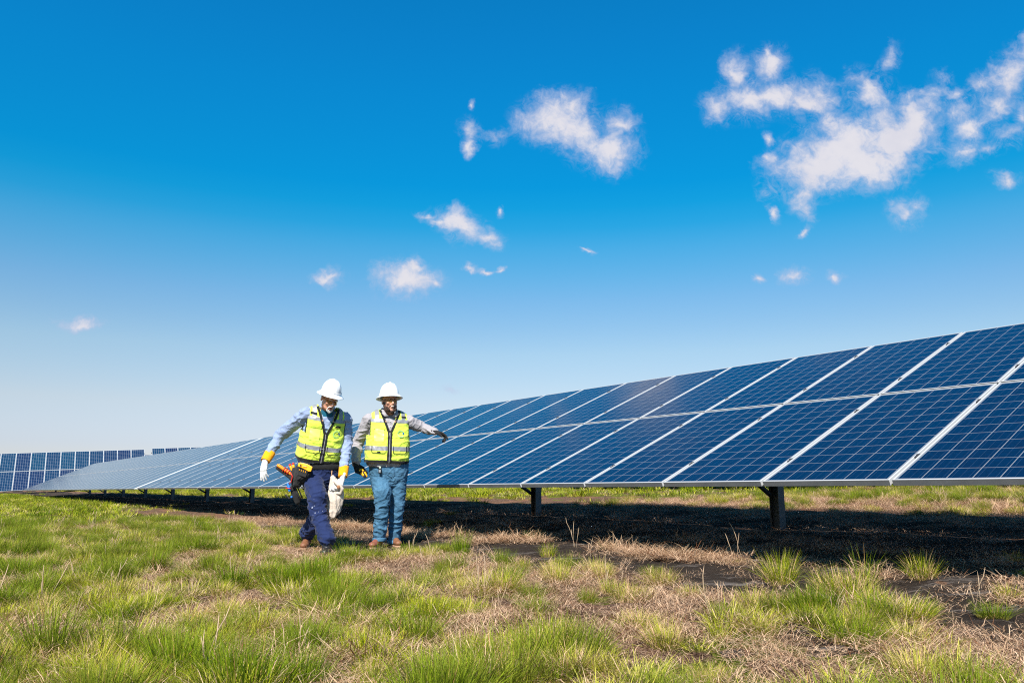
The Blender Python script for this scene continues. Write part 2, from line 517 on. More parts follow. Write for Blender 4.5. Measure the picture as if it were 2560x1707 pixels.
def blades(n, base_r, h, spread, width, seed, curl=.5, lying=False):
    r = np.random.default_rng(seed)
    ang = r.uniform(0, 2 * np.pi, n); rr = base_r * np.sqrt(r.uniform(0, 1, n))
    bx, by = rr * np.cos(ang), rr * np.sin(ang)
    hh = h * r.uniform(.45, 1.1, n)
    oa = ang + r.normal(0, .7, n)
    lean = np.clip(spread * (.25 + rr / base_r) * r.uniform(.4, 1.3, n), 0, 1.45)
    w = width * r.uniform(.6, 1.3, n)
    if lying:
        oa = r.uniform(0, 2 * np.pi, n); lean = r.uniform(1.1, 1.62, n)
    levels = [0., .4, .75, 1.]
    V = []; BH = []
    px = bx.copy(); py = by.copy(); pz = np.full(n, -.01) if not lying else r.uniform(-.005, .03, n)
    pitch = lean * (1 - curl) if not lying else lean
    tw = oa + np.pi / 2 + r.normal(0, .5, n)
    for i, l in enumerate(levels):
        if i > 0:
            seg = hh * (levels[i] - levels[i - 1])
            pit = pitch + (lean * curl * 2.0 * (levels[i] + levels[i - 1]) / 2 if not lying else r.normal(0, .25, n))
            if lying: oa = oa + r.normal(0, .35, n)
            px = px + np.sin(pit) * np.cos(oa) * seg; py = py + np.sin(pit) * np.sin(oa) * seg; pz = pz + np.cos(pit) * seg
            if lying: pz = np.maximum(pz, -.004)
        ww = w * (1 - .75 * l) if i < 3 else w * .04
        dx, dy = np.cos(tw) * ww / 2, np.sin(tw) * ww / 2
        V.append(np.stack([px - dx, py - dy, pz], 1)); V.append(np.stack([px + dx, py + dy, pz], 1))
        BH += [np.full(n, l)] * 2
    V = np.stack(V, 1).reshape(-1, 3)         # n x 8
    BH = np.stack(BH, 1).reshape(-1)
    base = np.arange(n)[:, None] * 8
    F = np.concatenate([base + np.array([[0, 1, 3, 2]]), base + np.array([[2, 3, 5, 4]]), base + np.array([[4, 5, 7, 6]])], 0)
    bc = np.repeat(r.uniform(0, 1, n), 8)
    return V, F, bc, BH

def blade_mesh(name, V, F, bc, bh, mat):
    me = bpy.data.meshes.new(name)
    me.vertices.add(len(V)); me.vertices.foreach_set('co', V.astype(np.float32).ravel())
    me.loops.add(F.size); me.loops.foreach_set('vertex_index', F.astype(np.int32).ravel())
    me.polygons.add(len(F)); me.polygons.foreach_set('loop_start', (np.arange(len(F)) * 4).astype(np.int32))
    me.polygons.foreach_set('use_smooth', np.ones(len(F), bool))
    me.update(calc_edges=True)
    a = me.attributes.new('bc', 'FLOAT', 'POINT'); a.data.foreach_set('value', bc.astype(np.float32))
    a = me.attributes.new('bh', 'FLOAT', 'POINT'); a.data.foreach_set('value', bh.astype(np.float32))
    me.materials.append(mat)
    return me

def scatter(name, protos, pts, idx, scl, tint, label=None, zr=None, tiltv=None):
    lib = bpy.data.collections.new(name + '_kinds')       # never linked to the scene
    for i, me in enumerate(protos):
        lib.objects.link(bpy.data.objects.new('%s_kind_%02d' % (name, i), me))
    me = bpy.data.meshes.new(name)
    me.vertices.add(len(pts)); me.vertices.foreach_set('co', pts.astype(np.float32).ravel())
    n = len(pts)
    rot = np.zeros((n, 3)); rot[:, 2] = rng.uniform(0, 6.28, n)
    rot[:, 0] = rng.normal(0, .10, n); rot[:, 1] = rng.normal(0, .10, n)
    a = me.attributes.new('rot', 'FLOAT_VECTOR', 'POINT'); a.data.foreach_set('vector', rot.astype(np.float32).ravel())
    a = me.attributes.new('scl', 'FLOAT_VECTOR', 'POINT'); a.data.foreach_set('vector', scl.astype(np.float32).ravel())
    a = me.attributes.new('idx', 'INT', 'POINT'); a.data.foreach_set('value', idx.astype(np.int32))
    a = me.attributes.new('tint', 'FLOAT', 'POINT'); a.data.foreach_set('value', tint.astype(np.float32))
    me.update()
    o = obj(name, me)
    ng = bpy.data.node_groups.new(name + '_nodes', 'GeometryNodeTree')
    ng.interface.new_socket('Geometry', in_out='INPUT', socket_type='NodeSocketGeometry')
    ng.interface.new_socket('Geometry', in_out='OUTPUT', socket_type='NodeSocketGeometry')
    gi = ng.nodes.new('NodeGroupInput'); go = ng.nodes.new('NodeGroupOutput')
    ci = ng.nodes.new('GeometryNodeCollectionInfo')
    ci.inputs['Collection'].default_value = lib
    ci.inputs['Separate Children'].default_value = True
    ci.inputs['Reset Children'].default_value = True
    ip = ng.nodes.new('GeometryNodeInstanceOnPoints')
    ip.inputs['Pick Instance'].default_value = True
    def na(nm, t):
        x = ng.nodes.new('GeometryNodeInputNamedAttribute'); x.data_type = t; x.inputs['Name'].default_value = nm
        return [s for s in x.outputs if s.enabled and s.name == 'Attribute'][0]
    ng.links.new(gi.outputs[0], ip.inputs['Points'])
    ng.links.new(ci.outputs[0], ip.inputs['Instance'])
    ng.links.new(na('idx', 'INT'), ip.inputs['Instance Index'])
    ng.links.new(na('rot', 'FLOAT_VECTOR'), ip.inputs['Rotation'])
    ng.links.new(na('scl', 'FLOAT_VECTOR'), ip.inputs['Scale'])
    ng.links.new(ip.outputs[0], go.inputs[0])
    md = o.modifiers.new('scatter', 'NODES'); md.node_group = ng
    tag(o, label, 'grass', kind='stuff')
    return o

def protos_grass():
    L = []
    # 0-3 fine green, 4-6 darker clumps, 7-9 pale loose, 10-11 short filler, 12-13 dry tuft
    for s in range(4): L.append(blade_mesh('tuft', *blades(270, .075, .125, .8, .0027, 100 + s, .35), G_GREEN))
    for s in range(3): L.append(blade_mesh('tuft', *blades(420, .085, .20, .65, .0028, 120 + s, .28), G_DARK))
    for s in range(3): L.append(blade_mesh('tuft', *blades(190, .075, .155, 1.1, .0036, 140 + s, .4), G_PALE))
    for s in range(2): L.append(blade_mesh('tuft', *blades(230, .14, .075, .9, .0026, 160 + s, .4), (G_GREEN, G_PALE)[s]))
    for s in range(2): L.append(blade_mesh('tuft', *blades(120, .07, .11, 1.2, .0032, 180 + s, .4), G_RUST))
    for s in range(4): L.append(blade_mesh('tuft', *blades(560, .085, .185, .95, .0029, 240 + s, .32), G_TUSS))
    return L

# far versions have fewer, wider blades
def protos_far():
    L = []
    for s in range(2): L.append(blade_mesh('tuft_far', *blades(60, .16, .17, .8, .011, 200 + s, .4), G_GREEN))
    for s in range(2): L.append(blade_mesh('tuft_far', *blades(60, .13, .22, .6, .010, 210 + s, .35), G_DARK))
    for s in range(2): L.append(blade_mesh('tuft_far', *blades(45, .18, .15, 1.0, .012, 220 + s, .5), G_PALE))
    return L

# footprints kept clear of grass roots (boots), filled in below
BOOTS = []

def make_grass():
    P_ = protos_grass()
    n = 30000
    y = 2.5 + 12.5 * rng.uniform(0, 1, n) ** .72
    x = rng.uniform(-1, 1, n) * (.75 * y + .7)
    keep = rng.uniform(0, 1, n) < np.clip((.75 * y + .7) / 12, 0, 1) * 1.0 + .05
    x, y = x[keep], y[keep]
    # uniform-ish density by sampling area
    n = 24000
    xs = rng.uniform(-11.5, 11.5, n * 2); ys = rng.uniform(2.4, 15.5, n * 2)
    k = np.abs(xs) < .72 * ys + .6
    xs, ys = xs[k], ys[k]
    g, f = cover(xs, ys)
    q, p = qp(xs, ys)
    clump = sstep(wave(xs, ys, .62, 51) + .7 * wave(xs, ys, .28, 52), -.6, 1.0)
    rr_ = xs / ys; zone = sstep(rr_, -.12, .05) * (.35 + .65 * sstep(ys, 3.9, 4.6)) * (1 - sstep(q, -1.0, -.6))
    prob = (g ** 1.1) * (.20 + .62 * clump ** 1.3) * (1 - .8 * f) * (1 - .86 * zone)
    prob *= np.where((q > .5) & (q < 4.8), .15, 1)
    r = rng.uniform(0, 1, len(xs))
    k = r < prob
    xs, ys, g, clump, q = xs[k], ys[k], g[k], clump[k], q[k]
    kind = np.zeros(len(xs), int)
    r = rng.uniform(0, 1, len(xs)); n4 = wave(xs, ys, .9, 61)
    darkp = .12 + .34 * sstep(n4, .1, 1.0)
    palep = .14 + .30 * sstep(-n4, .1, 1.2) + .12 * sstep(xs / ys, 0, .3)
    kind = np.where(r < darkp, 4 + rng.integers(0, 3, len(xs)),
           np.where(r < darkp + palep, 7 + rng.integers(0, 3, len(xs)),
           np.where(r < darkp + palep + .22, 10 + rng.integers(0, 2, len(xs)),
           np.where(r < darkp + palep + .27, 12 + rng.integers(0, 2, len(xs)), rng.integers(0, 4, len(xs))))))
    s = rng.uniform(.65, 1.2, len(xs)) * (.72 + .4 * g) * np.where(q > 4.8, .95, 1.0)
    sc = np.stack([s * rng.uniform(.9, 1.25, len(xs)), s * rng.uniform(.9, 1.25, len(xs)), s * rng.uniform(.6, 1.05, len(xs))], 1)
    for (bx, by, br) in BOOTS:
        d = np.hypot((xs - bx) / .30, (ys - by + .50) / 1.0)
        keep = (d > 1)
        sc = np.where(keep[:, None], sc, sc * (.30 + .45 * sstep(d, .3, 1.))[:, None])
    # separate tussocks: mostly on the right, a few on the left, some behind the row
    tx, ty = [], []
    cand = rng.uniform(0, 1, (9000, 2)); cx_ = -9 + 19 * cand[:, 0]; cy_ = 2.9 + 12 * cand[:, 1]
    cg, cf = cover(cx_, cy_); cq, cpp = qp(cx_, cy_); cr = cx_ / cy_
    lim = np.where(cr > -.1, .31, .44) + np.where(cq > 4.8, .06, 0)
    ok = (np.abs(cr) < .75) & (((cq < -.75) & (cf < .35)) | ((cq > 5.3) & (cq < 10.5))) & (cg > .03)
    for i in np.nonzero(ok)[0]:
        if not tx or np.min(np.hypot(np.array(tx) - cx_[i], np.array(ty) - cy_[i])) > lim[i] * rng.uniform(.8, 1.5):
            tx.append(cx_[i]); ty.append(cy_[i])
    tx, ty = np.array(tx), np.array(ty); m = len(tx)
    ts = rng.uniform(.5, 1.02, m)
    xs = np.concatenate([xs, tx]); ys = np.concatenate([ys, ty])
    tk = np.where(rng.uniform(0, 1, m) < .2, 4 + rng.integers(0, 3, m), 14 + rng.integers(0, 4, m))
    kind = np.concatenate([kind, tk]); bd = np.array([min(math.hypot((a - bx) / .30, (b - by + .50) / 1.0) for (bx, by, br) in BOOTS) for a, b in zip(tx, ty)])
    ts = np.where(bd < 1, ts * (.28 + .5 * sstep(bd, .3, 1.)), ts)
    sc = np.vstack([sc, np.stack([ts, ts, ts * rng.uniform(.75, 1.1, m)], 1)])
    tint = np.clip(.35 + .35 * wave(xs, ys, 2.2, 71) + rng.normal(0, .18, len(xs)), 0, 1)
    pts = np.stack([xs, ys, gz(xs, ys)], 1)
    near = (P_, pts, kind, sc, tint)
    # distance
    Pf = protos_far(); off = len(P_)
    n = 90000
    ys = 14 + 72 * rng.uniform(0, 1, n) ** .62
    xs = rng.uniform(-1, 1, n) * .72 * ys
    g, f = cover(xs, ys); q, p = qp(xs, ys)
    vis = (q < 12) & (q > -40)
    prob = g * np.clip(ys / 34, .25, 1) * np.where((q > .5) & (q < 4.8), .03, 1) * np.where(xs / ys > -.05, np.where(ys > 26, 0, 1), 1)
    k = vis & (rng.uniform(0, 1, n) < prob * .8)
    xs, ys, q = xs[k], ys[k], q[k]
    r = rng.uniform(0, 1, len(xs))
    kind2 = off + np.where(r < .22, 2 + rng.integers(0, 2, len(xs)), np.where(r < .55, 4 + rng.integers(0, 2, len(xs)), rng.integers(0, 2, len(xs))))
    s = rng.uniform(.6, 1.15, len(xs))
    sc2 = np.stack([s * 1.3, s * 1.3, s * .75], 1)
    tint2 = np.clip(.4 + .3 * wave(xs, ys, 3., 71) + rng.normal(0, .15, len(xs)), 0, 1)
    pts2 = np.stack([xs, ys, gz(xs, ys)], 1)
    allp = np.vstack([pts, pts2])
    scatter('grass', P_ + Pf, allp, np.concatenate([kind, kind2]), np.vstack([sc, sc2]), np.concatenate([tint, tint2]),
            'patchy green and yellow grass tufts growing over the field')

def make_straw():
    L = []
    for s in range(4): L.append(blade_mesh('straw_mat', *blades(150, .20, .080, 1., .0027, 300 + s, .3, True), G_STRAW))
    for s in range(2): L.append(blade_mesh('straw_pile', *blades(150, .16, .20, 1., .0042, 320 + s, .3, True), G_STRAW))
    n = 60000
    xs = rng.uniform(-11, 11, n); ys = rng.uniform(2.4, 15.5, n)
    k = np.abs(xs) < .72 * ys + .6
    xs, ys = xs[k], ys[k]
    g, f = cover(xs, ys); q, p = qp(xs, ys)
    strawy = sstep(wave(xs, ys, .7, 81), -1.1, .5)
    prob = .42 * strawy * (1 - .93 * sstep(f, .3, .7)) * np.where((q > .32) & (q < 4.7), .05, 1.)
    edge = np.exp(-((q - .10) / .22) ** 2) * sstep(11 - p, 0, 3) * sstep(wave(xs, ys, 1.3, 82), -.3, .7)
    prob = np.maximum(prob, .75 * edge)
    prob = np.where((q > .42) & (q < 4.6) & (p < 25), .06, prob)
    k = rng.uniform(0, 1, len(xs)) < prob
    xs, ys, edge = xs[k], ys[k], edge[k]
    r = rng.uniform(0, 1, len(xs))
    kind = np.where(r < .05 + .5 * edge, 4 + rng.integers(0, 2, len(xs)), rng.integers(0, 4, len(xs)))
    s = rng.uniform(.7, 1.25, len(xs))
    sc = np.stack([s, s, s * rng.uniform(.6, 1.3, len(xs))], 1)
    tint = np.clip(rng.normal(.25, .25, len(xs)), 0, .8)
    pts = np.stack([xs, ys, gz(xs, ys) + .004], 1)
    scatter('straw', L, pts, kind, sc, tint, 'pinkish tan dead straw lying matted over the bare ground')

def stalk_meshes():
    L = []
    for s in range(4):
        r = np.random.default_rng(400 + s)
        V, F = [], []
        for j in range(r.integers(2, 5)):
            p = np.array([r.normal(0, .025), r.normal(0, .025), -.01]); d = np.array([r.normal(0, .12), r.normal(0, .12), 1.])
            pts = [tuple(p)]
            h = r.uniform(.18, .36)
            for i in range(6):
                d = d + np.array([r.normal(0, .10), r.normal(0, .10), 0]); d /= np.linalg.norm(d)
                p = p + d * h / 6; pts.append(tuple(p))
            rad = [.0016, .0015, .0014, .0013, .0028, .0026, .0006]
            tube(V, F, pts, rad, 4)
        me = mesh_np('stalk', V, F)
        me.materials.append(M_STALK)
        L.append(me)
    return L
M_STALK = simple('dry_stalk', (.46, .32, .20), .8, 0, .25, 20, 0)
def make_stalks():
    n = 1500
    xs = rng.uniform(-9, 9, n); ys = rng.uniform(2.6, 13, n)
    k = np.abs(xs) < .7 * ys
    xs, ys = xs[k], ys[k]
    g, f = cover(xs, ys); q, p = qp(xs, ys)
    pr = np.where((q < -.2) | (q > 5), .07 + .04 * (xs < 0), .02) * (1 - .6 * f)
    k = rng.uniform(0, 1, len(xs)) < pr
    xs, ys = xs[k], ys[k]
    kind = rng.integers(0, 4, len(xs)); s = rng.uniform(.5, 1.05, len(xs))
    sc = np.stack([s, s, s], 1)
    scatter('dry_stems', stalk_meshes(), np.stack([xs, ys, gz(xs, ys)], 1), kind, sc, s * 0, 'thin beige seed stems standing up out of the grass')

# ------------------------------------------------------------------ figure toolkit
class Prims:
    def __init__(s): s.V = []; s.F = []
    def ell(s, c, r, M=None, n=14):
        c = Vector(c); r = (r, r, r) if not hasattr(r, '__len__') else r
        b = len(s.V); nu, nv = n * 2, n
        M = M or Matrix.Identity(3)
        s.V.append(c + M @ Vector((0, 0, r[2])))
        for i in range(1, nv):
            th = math.pi * i / nv
            for j in range(nu):
                ph = 2 * math.pi * j / nu
                s.V.append(c + M @ Vector((r[0] * math.sin(th) * math.cos(ph), r[1] * math.sin(th) * math.sin(ph), r[2] * math.cos(th))))
        s.V.append(c + M @ Vector((0, 0, -r[2])))
        for j in range(nu): s.F.append((b, b + 1 + j, b + 1 + (j + 1) % nu))
        for i in range(nv - 2):
            for j in range(nu):
                a = b + 1 + i * nu + j; d = b + 1 + i * nu + (j + 1) % nu
                s.F.append((a, a + nu, d + nu, d))
        e = len(s.V) - 1; k = b + 1 + (nv - 2) * nu
        for j in range(nu): s.F.append((e, k + (j + 1) % nu, k + j))
        return s
    def cone(s, p1, r1, p2, r2, flat=1., side=None, n=18):
        """round-ended taper; flat squeezes it along `side x axis`"""
        p1, p2 = Vector(p1), Vector(p2)
        z = (p2 - p1); L = z.length; z.normalize()
        sx = Vector(side) if side is not None else (Vector((1, 0, 0)) if abs(z.x) < .8 else Vector((0, 1, 0)))
        y = z.cross(sx).normalized(); x = y.cross(z).normalized()
        b = len(s.V); rings = []
        m = 5
        for i in range(m): a = math.pi / 2 * (1 - i / m); rings.append((-r1 * math.sin(a), max(r1 * math.cos(a), 1e-4)))
        for i in range(1, 5): f = i / 5; rings.append((L * f, r1 + (r2 - r1) * f)) if i else None
        for i in range(m + 1): a = math.pi / 2 * i / m; rings.append((L + r2 * math.sin(a), max(r2 * math.cos(a), 1e-4)))
        for (h, r) in rings:
            for j in range(n):
                a = 2 * math.pi * j / n
                s.V.append(p1 + z * h + x * (r * math.cos(a)) + y * (r * flat * math.sin(a)))
        for i in range(len(rings) - 1):
            for j in range(n):
                a = b + i * n + j; d = b + i * n + (j + 1) % n
                s.F.append((a, d, d + n, a + n))
        s.F.append(tuple(b + j for j in reversed(range(n))))
        k = b + (len(rings) - 1) * n
        s.F.append(tuple(k + j for j in range(n)))
        return s
    def chain(s, pts, flat=1., side=None):
        for (a, ra), (b, rb) in zip(pts[:-1], pts[1:]): s.cone(a, ra, b, rb, flat, side)
        return s
    def loft(s, rings, n=40, M=None):
        """rings: (z, cx, cy, rx, ry, power)"""
        b = len(s.V); M = M or Matrix.Identity(4)
        for (z, cx, cy, rx, ry, pw) in rings:
            for j in range(n):
                a = 2 * math.pi * j / n; c, d = math.cos(a), math.sin(a)
                s.V.append(M @ Vector((cx + rx * math.copysign(abs(c) ** (2 / pw), c), cy + ry * math.copysign(abs(d) ** (2 / pw), d), z)))
        for i in range(len(rings) - 1):
            for j in range(n):
                a = b + i * n + j; d = b + i * n + (j + 1) % n
                s.F.append((a, d, d + n, a + n))
        s.F.append(tuple(b + j for j in reversed(range(n))))
        k = b + (len(rings) - 1) * n
        s.F.append(tuple(k + j for j in range(n)))
        return s

def remesh(pr, voxel, smooth=4, name='tmp'):
    me = mesh_np('tmp', pr.V, pr.F)
    o = bpy.data.objects.new('tmp', me); COL.objects.link(o)
    m = o.modifiers.new('r', 'REMESH'); m.mode = 'VOXEL'; m.voxel_size = voxel; m.use_smooth_shade = True
    if smooth:
        m2 = o.modifiers.new('s', 'SMOOTH'); m2.factor = .5; m2.iterations = smooth
    dg = bpy.context.evaluated_depsgraph_get()
    out = bpy.data.meshes.new_from_object(o.evaluated_get(dg))
    out.name = name
    bpy.data.objects.remove(o); bpy.data.meshes.remove(me)
    return out

def wrinkle(me, fn):
    """fn(co) -> offset along the normal"""
    n = len(me.vertices)
    co_ = np.empty(n * 3, np.float32); me.vertices.foreach_get('co', co_); co_ = co_.reshape(-1, 3)
    nr = np.array([v.normal[:] for v in me.vertices])
    off = np.array([fn(c, v) for c, v in zip(co_, nr)])
    me.vertices.foreach_set('co', (co_ + nr * off[:, None]).astype(np.float32).ravel())
    me.update()

def ridged(v, s, seed=0.):
    """soft cloth creases, anisotropic scale s"""
    p = Vector((v[0] * s[0] + seed, v[1] * s[1] + seed * 1.7, v[2] * s[2]))
    p = p + noise.noise_vector(p * .5) * .9
    a = noise.noise(p)
    return 1.35 * max(0., 1 - abs(a) / .26) ** 1.25 - .3

def transform(me, M):
    me.transform(M); me.update()

def smooth_mesh(me):
    me.polygons.foreach_set('use_smooth', [True] * len(me.polygons)); me.update()

# materials for clothes
M_SKIN = None
def skin_mat(name, base, red):
    m, nt, b = newmat(name)
    tc = N(nt, 'ShaderNodeTexCoord').outputs['Object']
    n = noise_(nt, tc, 22, 5, .6)
    c = mixc(nt, maprange(nt, n, .3, .7), base, red)
    nt.links.new(c, b.inputs['Base Color'])
    b.inputs['Roughness'].default_value = .5
    b.inputs['Subsurface Weight'].default_value = .15
    b.inputs['Subsurface Radius'].default_value = (.01, .004, .002)
    bump(nt, b, noise_(nt, tc, 160, 4, .6), .25, .002)
    return m
M_SKIN1 = skin_mat('skin_older', (.64, .34, .23), (.66, .26, .16))
M_SKIN2 = skin_mat('skin_younger', (.60, .33, .23), (.56, .25, .16))
M_VEST = cloth('hi_vis_fabric', (.64, .80, .085), .06, 600, 22)
M_BAND = simple('reflective_tape', (.27, .27, .285), .45, .15, .10, 60, .1, 300, .001)
M_BLACK = cloth('black_webbing', (.016, .016, .017), .2, 300, 30)
M_POCK = simple('clear_pocket', (.72, .86, .14), .35, 0, .06, 40, .1, 30, .004)
M_DGREEN = simple('logo_green', (.36, .62, .22), .5, 0, .05, 30, 0)
M_LBLUE = simple('logo_blue', (.0, .10, .40), .5, 0, .05, 30, 0)
M_SHIRT1 = cloth('pale_blue_cotton', (.25, .31, .46), .10, 500, 20)
M_SHIRT2 = cloth('grey_cotton', (.33, .305, .32), .10, 500, 20)
M_UNDER = cloth('teal_undershirt', (.01, .10, .16), .1)
M_NAVY = cloth('navy_work_cloth', (.013, .023, .078), .14, 500, 16)
M_HAT = simple('white_hard_hat', (.86, .86, .87), .28, 0, .03, 8, .03, 40, .001, coat=.25)
M_HATB = simple('zip_teeth_grey', (.30, .30, .32), .5, 0, .05, 8, 0)  # even grey of the vest zip teeth
M_GLOVW = cloth('white_leather_glove', (.66, .64, .62), .10, 300, 40)
M_CUFF = cloth('orange_leather_cuff', (.82, .34, .010), .10, 300, 40)
M_GLOVB = cloth('black_glove', (.017, .015, .015), .25, 300, 50)
M_BAG = cloth('cream_canvas', (.60, .50, .41), .08, 250, 14)
M_BAGD = cloth('brown_lining', (.30, .14, .07), .15, 250, 14)
M_BEARD = simple('brown_beard', (.045, .020, .012), .85, 0, .4, 120, .8, 220, .006)
M_WHITEB = simple('white_beard', (.66, .62, .58), .85, 0, .3, 120, .8, 220, .006)
M_TEETH = simple('teeth', (.75, .70, .62), .3, 0, .05, 20, 0)
M_MOUTH = simple('mouth_dark', (.05, .012, .01), .5, 0, .1, 20, 0)
M_LIP = simple('lips', (.42, .13, .10), .5, 0, .1, 40, 0)
M_EYEW = simple('eye_white', (.55, .52, .50), .25, 0, .02, 20, 0)
M_EYED = simple('eye_iris', (.03, .02, .015), .2, 0, .02, 20, 0)
M_HAIR = simple('short_hair', (.10, .07, .05), .9, 0, .4, 150, .7, 240, .004)
M_BOOTB = simple('black_boot_leather', (.018, .016, .016), .45, 0, .3, 30, .3, 60, .004)
M_BOOTR = simple('brown_boot_leather', (.24, .075, .045), .5, 0, .25, 26, .4, 60, .004)
M_BOOTT = simple('tan_boot_leather', (.20, .08, .035), .6, 0, .25, 26, .4, 60, .004)
M_SOLE = simple('boot_sole', (.035, .025, .02), .8, 0, .2, 40, .4)
M_SOLEB = simple('tan_sole_edge', (.42, .24, .15), .8, 0, .2, 40, .4)
M_REDM = simple('red_sole_mark', (.42, .03, .02), .6, 0, .2, 40, .2)
M_ORANGE = simple('orange_plastic', (.90, .25, .01), .4, 0, .08, 30, .05)
M_YELLOW = simple('yellow_plastic', (.92, .42, .01), .4, 0, .08, 30, .05)
M_REDP = simple('red_plastic', (.70, .03, .02), .4, 0, .08, 30, .05)
M_BLUEP = simple('blue_plastic', (.01, .16, .60), .4, 0, .08, 30, .05)
M_NYLON = cloth('black_nylon_pouch', (.022, .021, .021), .35, 200, 26)
M_CORD = simple('cord', (.45, .25, .12), .8, 0, .2, 40, 0)
M_STEELB = simple('bright_steel', (.5, .5, .52), .3, .9, .1, 40, 0)
def denim():
    m, nt, b = newmat('blue_denim')
    tc = N(nt, 'ShaderNodeTexCoord').outputs['Object']
    n = noise_(nt, tc, 5.5, 6, .7); mp = N(nt, 'ShaderNodeMapping'); mp.inputs['Scale'].default_value = (60, 60, 420)
    nt.links.new(tc, mp.inputs[0]); t = noise_(nt, mp.outputs[0], 1., 3, .6)
    c = mixc(nt, maprange(nt, n, .35, .68), (.020, .080, .150), (.075, .185, .30))
    c = mixc(nt, maprange(nt, t, .4, .7, 0, .35), c, (.18, .31, .40))
    nt.links.new(c, b.inputs['Base Color']); b.inputs['Roughness'].default_value = .85; b.inputs['Specular IOR Level'].default_value = .15
    bump(nt, b, noise_(nt, tc, 20, 4, .6, .6), .5, .012)
    return m
M_DENIM = denim()
def lens_mat():
    m, nt, b = newmat('safety_lens')
    b.inputs['Base Color'].default_value = (.42, .25, .08, 1); b.inputs['Roughness'].default_value = .08
    out = nt.nodes['Material Output']
    tr = N(nt, 'ShaderNodeBsdfTransparent'); tr.inputs[0].default_value = (.85, .72, .5, 1)
    mx = N(nt, 'ShaderNodeMixShader'); mx.inputs[0].default_value = .2
    nt.links.new(tr.outputs[0], mx.inputs[1]); nt.links.new(b.outputs[0], mx.inputs[2]); nt.links.new(mx.outputs[0], out.inputs[0])
    return m
M_LENS = lens_mat()

def rotm(yaw=0, pitch=0, roll=0):
    return Matrix.Rotation(roll, 4, 'Y') @ Matrix.Rotation(pitch, 4, 'X') @ Matrix.Rotation(yaw, 4, 'Z')

# --- vest from a torso shape, in the torso's own frame
TORSO = dict(
    shirt=[(-.10, 0, .0, .19, .135, 2.3), (0, 0, -.01, .222, .165, 2.3), (.12, 0, -.015, .228, .172, 2.3), (.25, 0, -.008, .222, .158, 2.3),
           (.38, 0, 0, .215, .140, 2.3), (.47, 0, .006, .205, .120, 2.2), (.515, 0, .020, .170, .092, 2.0), (.545, 0, .035, .115, .068, 2.0), (.62, 0, .012, .07, .065, 2.0)])

def vest_rings(g, wide=1.):
    r = [(-.02, 0, -.01, .236, .178, 2.6), (.03, 0, -.012, .243, .185, 2.6), (.12, 0, -.015, .244, .188, 2.6), (.25, 0, -.008, .239, .172, 2.6),
         (.38, 0, 0, .236, .155, 2.6), (.46, 0, .003, .232, .140, 2.5), (.515, 0, .006, .222, .120, 2.2), (.555, 0, .010, .195, .098, 2.0), (.585, 0, .012, .145, .075, 2.0), (.60, 0, .012, .08, .05, 2)]
    return [(z, cx, cy, (rx + g) * wide, ry + g, pw) for (z, cx, cy, rx, ry, pw) in r]

def bm_bisect(bm, co_, no):
    geom = bm.verts[:] + bm.edges[:] + bm.faces[:]
    bmesh.ops.bisect_plane(bm, geom=geom, plane_co=co_, plane_no=no, dist=1e-5)

